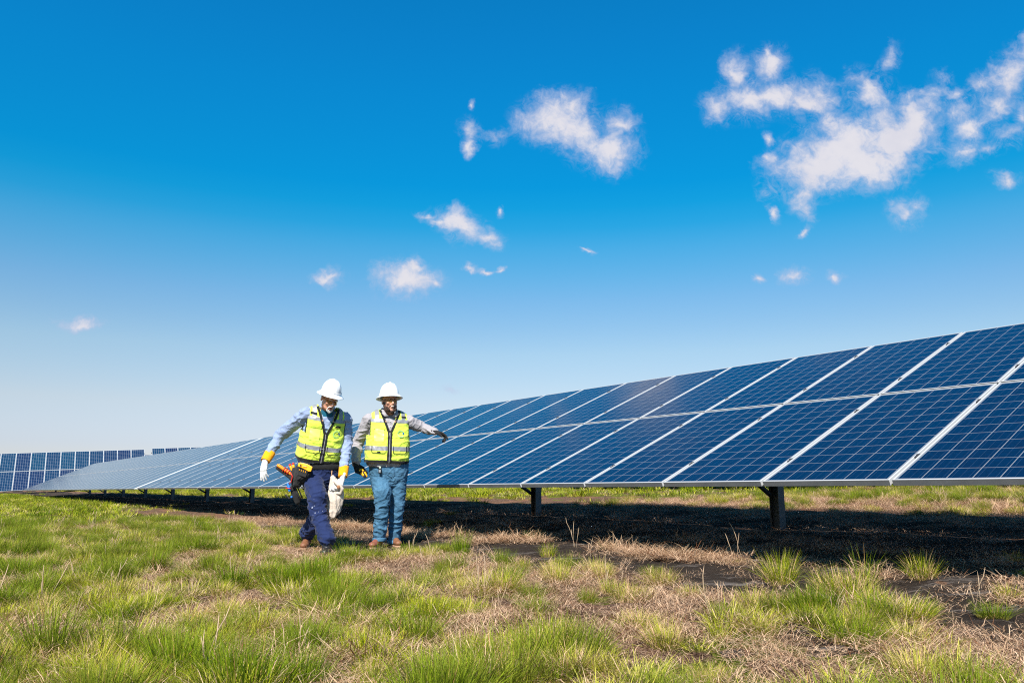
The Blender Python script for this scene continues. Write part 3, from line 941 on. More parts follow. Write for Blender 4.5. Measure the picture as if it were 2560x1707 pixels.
def make_vest(person, M, wide, vneck, style, fold=1.):
    """M: torso frame -> world. vneck=(half width at the top, z of the bottom)"""
    pr = Prims().loft(vest_rings(0, wide), 56)
    base = remesh(pr, .0085, 3, 'vest')
    sd = 3.1 if style == 1 else 8.4
    def fn(c, nv):
        f = .0
        if nv[1] < .6:
            f += .0065 * fold * ridged(c, (5, 3, 11), sd) * (1 if c[2] < .44 else .35)
            f += .0035 * ridged(c, (13, 8, 17), sd + 4)
        return f
    wrinkle(base, fn)
    hw, zb = vneck
    ztop = .60
    # cut neck, armholes, hem
    bm = bmesh.new(); bm.from_mesh(base)
    k = hw / (ztop - zb)
    nrm = math.hypot(1, k)
    bm_bisect(bm, (0, 0, zb), (1 / nrm, 0, -k / nrm)); bm_bisect(bm, (0, 0, zb), (-1 / nrm, 0, -k / nrm))
    bm_bisect(bm, (0, 0, .56), (0, 0, 1)); bm_bisect(bm, (0, 0, 0), (0, 0, 1))
    ax = .214 * wide
    for sx in (-1, 1):
        bm_bisect(bm, (sx * ax, 0, 0), (1, 0, 0))
        bm_bisect(bm, (sx * hw, 0, 0), (1, 0, 0))
    bm_bisect(bm, (0, 0, .30), (0, 0, 1))
    kill = []
    for f in bm.faces:
        c = f.calc_center_median()
        if c.z < 0: kill.append(f); continue
        if abs(c.x) < k * (c.z - zb) and c.y < .03: kill.append(f); continue
        if abs(c.x) < hw * 1.0 and c.z > .56: kill.append(f); continue
        if abs(c.x) > ax and c.z > .30: kill.append(f); continue
    bmesh.ops.delete(bm, geom=kill, context='FACES')
    me = bpy.data.meshes.new('vest'); bm.to_mesh(me); bm.free(); smooth_mesh(me)
    bm2 = bmesh.new(); bm2.from_mesh(base)
    bvh = BVHTree.FromBMesh(bm2)
    # wrapped strips cut out of the same surface
    def patch(name, mat, planes, cond, off, parent):
        b = bmesh.new(); b.from_mesh(base); b.normal_update()
        for (c_, n_) in planes: bm_bisect(b, c_, n_)
        b.normal_update()
        kill = [f for f in b.faces if not cond(f.calc_center_median())]
        bmesh.ops.delete(b, geom=kill, context='FACES')
        nrm_ = {v.index: v.normal.copy() for v in b.verts}
        b.verts.ensure_lookup_table()
        for v in b.verts: v.co += v.normal * off
        m_ = bpy.data.meshes.new(name); b.to_mesh(m_); b.free(); smooth_mesh(m_)
        transform(m_, M)
        return obj(name, m_, mat, parent)
    def inside_neck(c):
        return (abs(c.x) < k * (c.z - zb) and c.y < .03) or (abs(c.x) < hw and c.z > .56)
    # decals laid on the front
    def onfront(x, z, off):
        h = bvh.ray_cast(Vector((x, -1, z)), Vector((0, 1, 0)))
        if h[0] is None: return None
        return h[0] + h[1] * off
    def ribbon(V, F, pts, w, off=.004, step=.012):
        """pts in (x, z); flat ribbon following the cloth"""
        P2 = []
        for (a, b_) in zip(pts[:-1], pts[1:]):
            a, b_ = Vector(a), Vector(b_); m_ = max(1, int((b_ - a).length / step))
            P2 += [a + (b_ - a) * (i / m_) for i in range(m_)]
        P2.append(Vector(pts[-1]))
        idx = []
        cross = max(1, int(w / .012))
        for i, p in enumerate(P2):
            t = (P2[min(i + 1, len(P2) - 1)] - P2[max(i - 1, 0)]).normalized(); nn = Vector((-t.y, t.x))
            row = []
            for j in range(cross + 1):
                s_ = (j / cross - .5) * w
                h = onfront(p.x + nn.x * s_, p.y + nn.y * s_, off)
                row.append(None if h is None else len(V))
                if h is not None: V.append(h)
            idx.append(row)
        for r1, r2 in zip(idx[:-1], idx[1:]):
            for j in range(cross):
                q_ = (r1[j], r1[j + 1], r2[j + 1], r2[j])
                if None not in q_: F.append(q_)
    def decal(name, mat, ribs, parent, off=.004):
        V, F = [], []
        for (pts, w) in ribs: ribbon(V, F, pts, w, off)
        m_ = mesh_np(name, V, F); transform(m_, M)
        return obj(name, m_, mat, parent)
    transform(me, M)
    vest = obj('safety_vest', me, M_VEST, person)
    sm = vest.modifiers.new('thickness', 'SOLIDIFY'); sm.thickness = .006; sm.offset = -1
    hp = [((0, 0, 0), (0, 0, 1)), ((0, 0, .028), (0, 0, 1))]
    patch('hem_binding', M_BLACK, hp, lambda c: 0 < c.z < .028, .0035, vest)
    lo = (.135, .182) if style == 2 else (.135, .18)
    patch('reflective_band', M_BAND, [((0, 0, lo[0]), (0, 0, 1)), ((0, 0, lo[1]), (0, 0, 1))], lambda c: lo[0] < c.z < lo[1], .003, vest)
    vp = [((0, 0, zb), (1 / nrm, 0, -k / nrm)), ((0, 0, zb), (-1 / nrm, 0, -k / nrm)), ((ax, 0, 0), (1, 0, 0)), ((-ax, 0, 0), (1, 0, 0))]
    patch('chest_band', M_BAND, vp + [((0, 0, .445), (0, 0, 1)), ((0, 0, .483), (0, 0, 1))],
          lambda c: .445 < c.z < .483 and not inside_neck(c) and abs(c.x) < ax, .003, vest)
    for s in (-1, 1):
        a, b_ = sorted((s * .122 * wide, s * .166 * wide))
        patch('shoulder_band', M_BAND, [((a, 0, 0), (1, 0, 0)), ((b_, 0, 0), (1, 0, 0)), ((0, 0, .483), (0, 0, 1))],
              lambda c: a < c.x < b_ and c.z > .483, .003, vest)
        e = s * (ax - .008); e0, e1 = sorted((e, s * ax))
        patch('armhole_piping', M_BLACK, [((e0, 0, 0), (1, 0, 0)), ((e1, 0, 0), (1, 0, 0)), ((0, 0, .30), (0, 0, 1))],
              lambda c: e0 < c.x < e1 and c.z > .30, .004, vest)
    decal('zip', M_BLACK, [([(0, .004), (0, zb + .02)], .050)], vest, .0050)
    decal('zip_teeth', M_HATB, [([(0, .004), (0, zb)], .006)], vest, .0070)
    decal('neck_binding', M_BLACK, [([(-.012, zb), (-hw - .012, ztop - .015)], .026), ([(.012, zb), (hw + .012, ztop - .015)], .026)], vest, .0050)
    for s in (-1, 1):
        x0, x1, z0, z1 = s * .040, s * .185 * wide, .105, .19
        decal('pocket_piping', M_BLACK, [([(x0, z1), (x0, z0 + .015), (x0 + s * .015, z0), (x1 - s * .015, z0), (x1, z0 + .015), (x1, z1)], .0065)], vest, .006)
        decal('metal_snap', M_SOLEB, [([(s * (k * (.455 - zb) + .006), .450), (s * (k * (.455 - zb) + .006), .464)], .013)], vest, .008)
    decal('clear_pocket', M_POCK, [([(-.115 * wide, .235), (-.115 * wide, .40)], .105)], vest, .0045)
    decal('pocket_flap', M_VEST, [([(-.115 * wide, .37), (-.115 * wide, .41)], .118)], vest, .009)
    # printed mark on the chest
    cx_, cz_, rr = .118 * wide, .325, .034
    arc = [(cx_ + rr * math.cos(a), cz_ + rr * math.sin(a)) for a in np.linspace(.5, 5.7, 22)]
    decal('chest_logo', M_DGREEN, [(arc, .010)], vest, .005)
    decal('chest_logo_dot', M_LBLUE, [([(cx_ + .028, cz_ - .004), (cx_ + .028, cz_ + .014)], .017)], vest, .0056)
    if style == 2:
        decal('black_tab', M_BLACK, [([(.12 * wide, .512), (.176 * wide, .512)], .017)], vest, .008)
        decal('pocket_label', M_BLACK, [([(-.135, .119), (-.098, .119)], .012)], vest, .008)
    else:
        decal('black_tab', M_BLACK, [([(-.185 * wide, .512), (-.118 * wide, .512)], .019)], vest, .008)
        decal('name_tag', M_BLACK, [([(.09, .405), (.15, .405)], .020)], vest, .007)
    return vest

# --- head in its own frame: front is -y
def head_prims(pr, M, neck_to):
    def T(p): return M @ Vector(p)
    Rm = M.to_3x3()
    e = lambda c, r: pr.ell(T(c), r, Rm, 12)
    e((0, .012, .035), (.078, .098, .088))
    e((0, -.022, -.02), (.064, .074, .085))
    e((0, -.035, -.075), (.052, .052, .042))
    e((0, -.068, -.100), (.028, .024, .022))            # chin
    for s in (-1, 1):
        e((s * .040, -.070, -.022), (.024, .020, .022))  # cheeks
        e((s * .032, -.088, .020), (.026, .010, .008))   # brow
        e((s * .080, .012, -.012), (.010, .020, .032))   # ears
        e((s * .012, -.100, -.034), (.009, .010, .008))  # nostrils
    pr.cone(T((0, -.086, .012)), .008, T((0, -.112, -.028)), .012)
    e((0, -.090, -.052), (.026, .014, .010))
    e((0, -.088, -.072), (.022, .014, .009))
    pr.cone(T((0, .012, -.05)), .060, neck_to, .062)

def blob(name, M, prims, mat, parent, voxel=.004, smooth=2):
    pr = Prims()
    for p in prims:
        if p[0] == 'e': pr.ell(M @ Vector(p[1]), p[2], M.to_3x3(), 10)
        elif p[0] == 'c': pr.cone(M @ Vector(p[1]), p[2], M @ Vector(p[3]), p[4], n=12)
    me = remesh(pr, voxel, smooth, name) if voxel else mesh_np(name, pr.V, pr.F)
    return obj(name, me, mat, parent)

def hard_hat(person, M):
    """full-brim hard hat, M: hat frame -> world (z up through the crown)"""
    V, F = [], []
    n = 64
    prof = []
    for i in range(13):
        a = math.pi / 2 * i / 12
        prof.append((math.cos(a) ** .82, math.sin(a)))
    rings = []
    RX, RY, H = .108, .132, .138
    # dome, outer
    for (c, s) in reversed(prof):
        rings.append((RX * c, RY * c, .022 + H * s, 0))
    rings.append((RX * 1.04, RY * 1.03, .012, 0))
    rings.append((RX * 1.10, RY * 1.08, .004, 0))
    rings.append((.138, .160, -.008, 0)); rings.append((.151, .176, -.019, 0)); rings.append((.152, .177, -.024, 0))
    rings.append((.149, .174, -.024, 0)); rings.append((.112, .135, -.008, 0)); rings.append((.100, .122, .01, 0)); rings.append((.094, .116, .08, 0)); rings.append((.01, .01, .13, 0))
    for (rx, ry, z, _) in rings:
        for j in range(n):
            a = 2 * math.pi * j / n
            x, y = rx * math.cos(a), ry * .95 * math.sin(a)
            zz = z
            if z > .03:                       # three moulded ridges along the crown
                t = x / .105
                rid = math.exp(-(t / .10) ** 2) * .009 + math.exp(-((abs(t) - .36) / .08) ** 2) * .005
                zz += rid * min(1, (z - .03) / .08)
            if y < 0 and z < .0: zz -= .006 * (-y / .17) ** 2
            V.append(M @ Vector((x, y, zz)))
    for i in range(len(rings) - 1):
        for j in range(n):
            a = i * n + j; b = i * n + (j + 1) % n
            F.append((a, a + n, b + n, b))
    F.append(tuple(range(n)))
    me = mesh_np('hard_hat', V, F)
    hat = obj('hard_hat', me, M_HAT, person)
    for s in (-1, 1):        # accessory slots
        pr = Prims(); pr.ell(M @ Vector((s * .118, -.012, .014)), (.008, .020, .018), M.to_3x3(), 8)
        obj('accessory_slot', mesh_np('accessory_slot', pr.V, pr.F), M_HAT, hat)
    V, F = [], []            # recessed line above the brim at the front
    pts = [M @ Vector((RX * 1.035 * math.sin(a), -RY * .95 * 1.03 * math.cos(a), .026)) for a in np.linspace(-1.1, 1.1, 24)]
    tube(V, F, pts, .0022, 6)
    obj('moulded_groove', mesh_np('moulded_groove', V, F), M_HAT, hat)
    # suspension band inside
    V, F = [], []
    pts = [M @ Vector((.086 * math.cos(a), .106 * math.sin(a), .0)) for a in np.linspace(0, 2 * math.pi, 40)]
    tube(V, F, pts, .007, 6)
    obj('suspension_band', mesh_np('suspension_band', V, F), M_BLACK, hat)
    return hat

def glasses(person, M):
    V, F = [], []
    for s in (-1, 1):
        b = len(V); nx, nz = 8, 5
        for j in range(nz):
            for i in range(nx):
                u = i / (nx - 1); w = j / (nz - 1) * 2 - 1
                x = s * (.008 + .060 * u); y = -.104 + .045 * u ** 2.2
                h = .019 * (1 - .25 * u)
                V.append(M @ Vector((x, y, .0 + w * h - .002 * u)))
        for j in range(nz - 1):
            for i in range(nx - 1):
                a = b + j * nx + i
                F.append((a, a + 1, a + nx + 1, a + nx))
    lens = obj('safety_glasses', mesh_np('safety_glasses', V, F), M_LENS, person)
    V, F = [], []
    for s in (-1, 1):
        tube(V, F, [M @ Vector(p) for p in ((s * .068, -.058, .008), (s * .080, -.02, .008), (s * .086, .02, .006))], .003, 6)
        tube(V, F, [M @ Vector((s * (.006 + .062 * u), -.106 + .045 * u ** 2.2, .019 * (1 - .25 * u))) for u in np.linspace(0, 1, 8)], .0022, 6)
    tube(V, F, [M @ Vector(p) for p in ((-.008, -.105, .012), (0, -.108, .010), (.008, -.105, .012))], .0025, 6)
    obj('frame', mesh_np('frame', V, F), M_EYED, lens)

def face(person, M, smile, beardmat, full):
    for s in (-1, 1):
        o = blob('eye', M, [('e', (s * .032, -.080, .000), (.013, .012, .009))], M_EYEW, person, None)
        p2 = Prims().ell(M @ Vector((s * .034, -.0915, .000)), (.0048, .002, .005), M.to_3x3(), 8)
        obj('iris', mesh_np('iris', p2.V, p2.F), M_EYED, o)
        blob('eyebrow', M, [('c', (s * .014, -.099, .022), .004, (s * .050, -.086, .024), .003)], beardmat, person, None)
    if smile:
        blob('mouth', M, [('c', (-.024, -.090, -.056), .004, (0, -.103, -.064), .0065), ('c', (0, -.103, -.064), .0065, (.024, -.090, -.056), .004)], M_MOUTH, person, .002, 1)
        blob('teeth', M, [('c', (-.017, -.0985, -.0575), .003, (0, -.1075, -.0615), .004), ('c', (0, -.1075, -.0615), .004, (.017, -.0985, -.0575), .003)], M_TEETH, person, .0015, 1)
    else:
        blob('mouth', M, [('e', (0, -.0985, -.062), (.017, .007, .0060))], M_MOUTH, person, None)
        blob('lower_lip', M, [('c', (-.014, -.099, -.076), .0045, (.014, -.099, -.076), .0045)], M_LIP, person, .002, 1)
    B = []
    if full:
        for s in (-1, 1):
            B += [('c', (s * .073, -.006, -.020), .009, (s * .068, -.020, -.060), .014), ('c', (s * .068, -.020, -.060), .014, (s * .048, -.052, -.098), .017),
                  ('c', (s * .048, -.052, -.098), .017, (s * .0, -.078, -.120), .018),
                  ('c', (s * .052, -.062, -.070), .011, (s * .034, -.082, -.100), .012),
                  ('c', (s * .006, -.101, -.047), .003, (s * .026, -.091, -.052), .003), ('c', (s * .032, -.082, -.060), .004, (s * .038, -.078, -.085), .006)]
    else:
        for s in (-1, 1):
            B += [('c', (s * .004, -.106, -.047), .006, (s * .024, -.096, -.053), .0065), ('c', (s * .024, -.096, -.053), .0065, (s * .031, -.086, -.075), .005),
                  ('c', (s * .031, -.086, -.075), .005, (s * .026, -.084, -.098), .010), ('c', (s * .026, -.084, -.098), .010, (0, -.090, -.110), .016),
                  ('e', (s * .010, -.088, -.100), (.016, .012, .014))]
    o = blob('beard', M, B, beardmat, person, .003, 2)
    me = o.data
    wrinkle(me, lambda c, n_: .0025 * noise.noise(Vector(c) * 140))
    # cropped hair round the back under the hat
    H = [('e', (0, .030, .010), (.081, .088, .062))]
    blob('hair', M, H, M_HAIR if full else M_WHITEB, person, .005, 1)

def hand(pr, wrist, f, n_, thumb, curl, size=1., spread=1., thumb_in=.5, base=None):
    """f: towards the knuckles; n_: palm normal (fingers curl that way); thumb: +1/-1 side; curl: 4 values"""
    f = Vector(f).normalized(); n_ = Vector(n_); n_ = (n_ - f * n_.dot(f)).normalized(); s = f.cross(n_).normalized() * thumb
    W = Vector(wrist)
    def pt(a, b, c): return W + (f * a + s * b + n_ * c) * size
    pr.cone(pt(-.03, 0, 0), .031 * size, pt(.02, 0, 0), .033 * size, .75, s)
    for i, o in enumerate((.030, .010, -.010, -.029)):
        pr.cone(pt(.02, o * .7, 0), .019 * size, pt(.088 - .004 * abs(i - 1), o, -.002), .0155 * size)
    L = ((.046, .028, .022), (.050, .032, .024), (.047, .030, .023), (.037, .023, .020))
    for i, o in enumerate((.031, .010, -.011, -.031)):
        p = pt(.090 - .004 * abs(i - 1), o, -.002); a = .0
        c = curl[i]
        dirs = (f + s * (o * 1.6 * spread)).normalized()
        r = .0118 if i < 3 else .0102
        for k in range(3):
            a += c * (1.0, 1.1, .75)[k]
            d = dirs * math.cos(a) + n_ * math.sin(a)
            q_ = p + d * L[i][k] * size
            pr.cone(p, r * size, q_, (r - .0012) * size)
            p = q_; r -= .0012
    t0 = pt(.018, .030, .008); d = (f * .62 + s * .62 + n_ * .35 * thumb_in * 2).normalized()
    t1 = t0 + d * .042 * size; d2 = (f * .85 + s * (.35 - .45 * thumb_in) + n_ * .5 * thumb_in).normalized()
    t2 = t1 + d2 * .034 * size; t3 = t2 + (d2 + n_ * .3 * thumb_in).normalized() * .027 * size
    pr.chain([(t0, .017 * size), (t1, .0145 * size), (t2, .0128 * size), (t3, .011 * size)])

def boot(name, person, ankle, toe_dir, up, mat, solemat, L=.30):
    """ankle: centre of the ankle; toe_dir, up: axes"""
    f = Vector(toe_dir).normalized(); u = Vector(up); u = (u - f * u.dot(f)).normalized(); s = f.cross(u)
    Mx = Matrix((s, f, u)).transposed().to_4x4(); Mx.translation = Vector(ankle)
    h = .095
    pr = Prims()
    def T(p): return Mx @ Vector(p)
    pr.cone(T((0, -.02, -.035)), .047, T((0, -.01, .07)), .052, 1.1, s)
    pr.ell(T((0, -.045, -h + .045)), (.040, .045, .042), Mx.to_3x3())
    pr.ell(T((0, .03, -h + .045)), (.042, .085, .045), Mx.to_3x3())
    pr.ell(T((0, .115, -h + .036)), (.047, .075, .034), Mx.to_3x3())
    pr.ell(T((0, .15, -h + .036)), (.042, .045, .032), Mx.to_3x3())
    pr.cone(T((0, .02, -h + .07)), .036, T((0, .10, -h + .045)), .034)
    me = remesh(pr, .005, 3, name)
    b = obj(name, me, mat, person)
    V, F = [], []
    n = 40; rows = []
    for (z, g) in ((-h - .012, .0), (-h - .010, .004), (-h + .008, .004), (-h + .012, .0)):
        for j in range(n):
            a = 2 * math.pi * j / n
            y = .052 + .142 * math.sin(a)
            wdt = (.040 + .010 * math.sin(a) - .006 * math.cos(2 * a)) 
            V.append(T((math.cos(a) * (wdt + g), y + g * math.sin(a), z)))
    for i in range(3):
        for j in range(n):
            a = i * n + j; c = i * n + (j + 1) % n
            F.append((a, c, c + n, a + n))
    F.append(tuple(reversed(range(n)))); F.append(tuple(3 * n + j for j in range(n)))
    obj('sole', mesh_np('sole', V, F), solemat, b)
    return b, Mx

def sleeve_fn(amp, s, seed):
    def fn(c, n_):
        return amp * ridged(c, s, seed) + amp * .45 * ridged(c, (s[0] * 2.3, s[1] * 2.3, s[2] * 2.1), seed + 9)
    return fn

# =================================================================== OLDER WORKER (left)
def worker_left():
    Y = 8.62
    person = None
    hemc = P(793, 1147, Y)
    M = Matrix.Translation(hemc) @ rotm(R(27), R(12), R(12)) @ Matrix.Scale(.97, 4)
    sh_r = M @ Vector((-.215, .0, .475)); sh_l = M @ Vector((.215, .0, .475))
    el_r = P(701, 1088, Y - .02); wr_r = P(675, 1132, Y - .14)
    el_l = P(868, 1105, Y + .02); wr_l = P(860, 1168, Y - .12)
    hip_r = P(779, 1192, Y - .02); hip_l = P(824, 1188, Y + .03)
    kn_r = P(793, 1272, Y - .28); an_r = P(818, 1362, Y - .44)
    kn_l = P(799, 1275, Y + .10); an_l = P(767, 1345, Y + .34)
    HM = Matrix.Translation(P(824, 997, Y - .27)) @ Matrix.Rotation(R(6), 4, 'Y') @ Matrix.Rotation(R(40), 4, 'Z') @ Matrix.Rotation(R(26), 4, 'X')
    neck = M @ Vector((0, .012, .56))
    # body (continuous under the clothes)
    pr = Prims()
    head_prims(pr, HM, neck)
    pr.loft([(z, cx, cy, rx * .88, ry * .86, pw) for (z, cx, cy, rx, ry, pw) in TORSO['shirt'][:-1]], 32, M)
    pr.chain([(sh_r, .055), (el_r, .042), (wr_r, .030)]); pr.chain([(sh_l, .055), (el_l, .042), (wr_l, .030)])
    pr.chain([(hip_r, .085), (kn_r, .058), (an_r, .040)]); pr.chain([(hip_l, .085), (kn_l, .058), (an_l, .040)])
    for (a, d) in ((wr_r, wr_r - el_r), (wr_l, wr_l - el_l)): pr.cone(a, .03, a + d.normalized() * .12, .022)
    me = remesh(pr, .0062, 3, 'person')
    person = obj('person', me, M_SKIN1)
    tag(person, 'older worker striding with head bowed, pale blue shirt, navy trousers, tool pouch at his hip', 'person', 'workers in hard hats and yellow vests')
    face(person, HM, False, M_WHITEB, False)
    glasses(person, HM)
    hard_hat(person, HM @ Matrix.Translation((0, .020, .056)) @ Matrix.Rotation(R(-11), 4, 'X') @ Matrix.Scale(.93, 4))
    # shirt
    pr = Prims()
    pr.loft(TORSO['shirt'][:-1], 40, M)
    for sh in (sh_r, sh_l): pr.ell(sh, .078)
    pr.chain([(sh_r, .076), (el_r, .062), (wr_r, .047)]); pr.chain([(sh_l, .072), (el_l, .060), (wr_l, .044)])
    pr.ell(el_r, .064)
    me = remesh(pr, .0078, 3, 'shirt'); wrinkle(me, sleeve_fn(.0085, (9, 7, 14), 2.2))
    shirt = obj('shirt', me, M_SHIRT1, person)
    pr = Prims(); pr.cone(M @ Vector((0, -.035, .50)), .070, M @ Vector((0, -.012, .585)), .067)
    obj('undershirt', remesh(pr, .006, 2, 'undershirt'), M_UNDER, person)
    # collar band of the shirt
    V, F = [], []
    pts = [M @ Vector((.076 * math.cos(a), .02 + .075 * math.sin(a), .585 + .012 * math.sin(a))) for a in np.linspace(R(-60), R(240), 26)]
    tube(V, F, pts, [.013] * 26, 8)
    obj('collar', mesh_np('collar', V, F), M_SHIRT1, shirt)
    make_vest(person, M, 1.0, (.105, .315), 1)
    # trousers
    pr = Prims()
    Mh = Matrix.Translation((hip_r + hip_l) / 2) @ rotm(R(24), R(2), R(2))
    pr.loft([(-.10, 0, .01, .15, .115, 2.2), (-.03, 0, .008, .188, .140, 2.2), (.05, 0, 0, .195, .148, 2.2), (.115, 0, 0, .193, .146, 2.2)], 36, Mh)
    pr.chain([(hip_r, .112), (kn_r + Vector((0, .01, .12)), .098), (kn_r, .086), (kn_r.lerp(an_r, .5), .078), (an_r + Vector((0, 0, .065)), .079)], 1.05)
    pr.chain([(hip_l, .108), (kn_l, .084), (kn_l.lerp(an_l, .5), .080), (an_l + Vector((0, 0, .05)), .078)], 1.05)
    me = remesh(pr, .0082, 3, 'trousers')
    def fn(c, n_):
        z = c[2]
        k = .35 + .65 * math.exp(-((z - kn_r.z) / .16) ** 2) + .7 * math.exp(-((z - an_r.z - .05) / .09) ** 2)
        return .0125 * k * ridged(c, (7, 7, 17), 5.5) + .005 * ridged(c, (17, 15, 24), 1.5)
    wrinkle(me, fn)
    tr = obj('trousers', me, M_NAVY, person)
    # paint smears on the knee
    V, F = [], []
    bm_ = bmesh.new(); bm_.from_mesh(me); bvh = BVHTree.FromBMesh(bm_); bm_.free()
    r = random.Random(5)
    for (px, py, s) in ((781, 1268, 1.3), (786, 1264, .9), (806, 1277, .8), (788, 1282, 1.), (783, 1288, .7), (812, 1272, .5), (785, 1247, .5), (777, 1240, .4), (797, 1279, .5)):
        a = Vector((0, 0, CZ)); d = (P(px, py, Y) - a).normalized()
        h = bvh.ray_cast(a, d)
        if h[0] is None: continue
        nn = h[1]; t = nn.cross(Vector((0, 0, 1))).normalized(); w = nn.cross(t)
        b = len(V); k = 9
        V.append(h[0] + nn * .003)
        for j in range(k):
            a_ = 2 * math.pi * j / k; rr = .0065 * s * r.uniform(.4, 1.4)
            V.append(h[0] + nn * .003 + t * rr * math.cos(a_) * .8 + w * rr * math.sin(a_) * 1.3)
        for j in range(k): F.append((b, b + 1 + j, b + 1 + (j + 1) % k))
    obj('paint_smear', mesh_np('paint_smear', V, F), simple('dried_paint', (.22, .24, .32), .7, 0, .3, 90, 0), tr)
    # belt
    V, F = [], []
    pts = [Mh @ Vector((.203 * math.cos(a), .154 * math.sin(a), .100)) for a in np.linspace(0, 2 * math.pi, 50)]
    pr = Prims().loft([(.070, 0, 0, .200, .152, 2.2), (.078, 0, 0, .206, .158, 2.2), (.128, 0, 0, .206, .158, 2.2), (.136, 0, 0, .200, .152, 2.2)], 48, Mh)
    obj('tool_belt', mesh_np('tool_belt', pr.V, pr.F), M_BLACK, person)
    # boots
    toe = Vector((.12, -1, .22))
    b1, B1 = boot('boot', person, an_r + Vector((.0, -.02, -.035)), toe, (0, .28, 1), M_BOOTB, M_SOLE)
    pr = Prims(); pr.ell(B1 @ Vector((0, .09, -.108)), (.022, .045, .004), B1.to_3x3())
    obj('red_mark', mesh_np('red_mark', pr.V, pr.F), M_REDM, b1)
    b2, B2 = boot('boot', person, Vector((an_l.x, an_l.y, float(gz(an_l.x, an_l.y)) + .125)), Vector((.05, -1, -.10)), (0, .1, 1), M_BOOTT, M_SOLEB)
    # gloves
    fr = (wr_r - el_r).normalized(); fl = (wr_l - el_l).normalized()
    pr = Prims(); hand(pr, wr_r + fr * .112, (-.05, -.12, -1), (.55, .8, -.1), -1, (.12, .20, .26, .34), 1.06, 1.3, .35)
    g = obj('work_glove', remesh(pr, .0038, 2, 'work_glove'), M_GLOVW, person)
    pr = Prims(); pr.cone(wr_r - fr * .03, .060, wr_r + fr * .14, .050, .85)
    cu = obj('gauntlet_cuff', remesh(pr, .006, 1, 'gauntlet_cuff'), M_CUFF, g)
    cut_caps(cu.data, wr_r - fr * .01, -fr, wr_r + fr * .105, fr)
    pr = Prims(); hand(pr, wr_l + fl * .125, (-.25, -.15, -1), (-.85, -.45, .1), 1, (.55, .62, .66, .7), 1.12, .8, .6)
    g2 = obj('work_glove', remesh(pr, .0038, 2, 'work_glove'), M_GLOVW, person)
    pr = Prims(); pr.cone(wr_l - fl * .03, .055, wr_l + fl * .14, .048, .85)
    cu = obj('gauntlet_cuff', remesh(pr, .006, 1, 'gauntlet_cuff'), M_CUFF, g2)
    cut_caps(cu.data, wr_l - fl * .005, -fl, wr_l + fl * .11, fl)
    # ---- canvas bag held in the left hand
    outline = [(818, 1192), (836, 1199), (856, 1216), (862, 1226), (857, 1252), (846, 1288), (829, 1303), (817, 1297), (817, 1270), (815, 1240)]
    rows = [(1190, 826, 834), (1200, 825, 842), (1215, 822, 853), (1228, 820, 858), (1245, 818, 857), (1262, 815.5, 853), (1278, 814.5, 849), (1290, 816, 842), (1298, 818, 832), (1302, 820, 825)]
    V, F = [], []
    n = 26
    cen = []
    for (py, xa, xb) in rows:
        a, b = P(xa, py, Y - .17), P(xb, py, Y - .17)
        c = (a + b) / 2; hw_ = (b - a).length / 2
        th = .022 + .035 * math.sin(math.pi * min(1, max(0, (py - 1188) / 116)))
        for j in range(n):
            t = 2 * math.pi * j / n
            V.append(c + Vector((hw_ * math.cos(t), th * math.sin(t), 0)))
    for i in range(len(rows) - 1):
        for j in range(n):
            a = i * n + j; b = i * n + (j + 1) % n
            F.append((a, b, b + n, a + n))
    F.append(tuple(range(n))); F.append(tuple(reversed([(len(rows) - 1) * n + j for j in range(n)])))
    pr = Prims(); pr.V, pr.F = V, F
    me = remesh(pr, .0065, 2, 'canvas_bag')
    wrinkle(me, lambda c, n_: .011 * ridged(c, (13, 9, 4.5), 3.3) + .004 * ridged(c, (24, 20, 12), 6.))
    bag = obj('canvas_bag', me, M_BAG)
    tag(bag, 'cream canvas bag gathered in the older worker\'s gloved hand by his thigh', 'bag')
    pr = Prims(); pr.chain([(P(838, 1203, Y - .23), .020), (P(848, 1212, Y - .24), .024), (P(855, 1222, Y - .23), .020), (P(851, 1233, Y - .22), .016), (P(842, 1232, Y - .22), .012)])
    obj('rolled_top', remesh(pr, .005, 2, 'rolled_top'), M_BAG, bag)
    pr = Prims(); pr.ell(P(846, 1217, Y - .262), (.018, .012, .020)); obj('bag_lining', mesh_np('bag_lining', pr.V, pr.F), M_BAGD, bag)
    V, F = [], []
    tube(V, F, [P(830, 1176, Y - .17), P(829, 1184, Y - .18), P(830, 1194, Y - .17)], .005, 6)
    obj('bag_cord', mesh_np('bag_cord', V, F), M_CORD, bag)
    # ---- tool pouch hanging from the belt at his right hip
    Yp = Y - .20
    pr = Prims()
    pr.chain([(P(752, 1172, Yp + .03), .055), (P(750, 1190, Yp + .02), .066), (P(744, 1207, Yp + .03), .046)])
    pr.chain([(P(738, 1176, Yp + .04), .040), (P(735, 1195, Yp + .04), .046), (P(738, 1210, Yp + .05), .034)])
    pr.chain([(P(765, 1170, Yp), .052), (P(764, 1184, Yp + .01), .056), (P(757, 1197, Yp + .02), .040)])
    me = remesh(pr, .006, 2, 'tool_pouch'); wrinkle(me, lambda c, n_: .005 * ridged(c, (16, 16, 16), 2.))
    pouch = obj('tool_pouch', me, M_NYLON)
    tag(pouch, 'black and yellow tool pouch hanging from the older worker\'s belt', 'tool pouch')
    def slab(name, corners, Yd, thick, mat, parent):
        fr_ = [P(x, y, Yd) for (x, y) in corners]; bk = [v + Vector((0, thick, 0)) for v in fr_]
        k = len(fr_); V = fr_ + bk
        F = [tuple(reversed(range(k))), tuple(k + i for i in range(k))] + [(i, (i + 1) % k, k + (i + 1) % k, k + i) for i in range(k)]
        me = mesh_np(name, V, F, False)
        o = obj(name, me, mat, parent)
        bv = o.modifiers.new('bevel', 'BEVEL'); bv.width = .004; bv.segments = 2
        return o
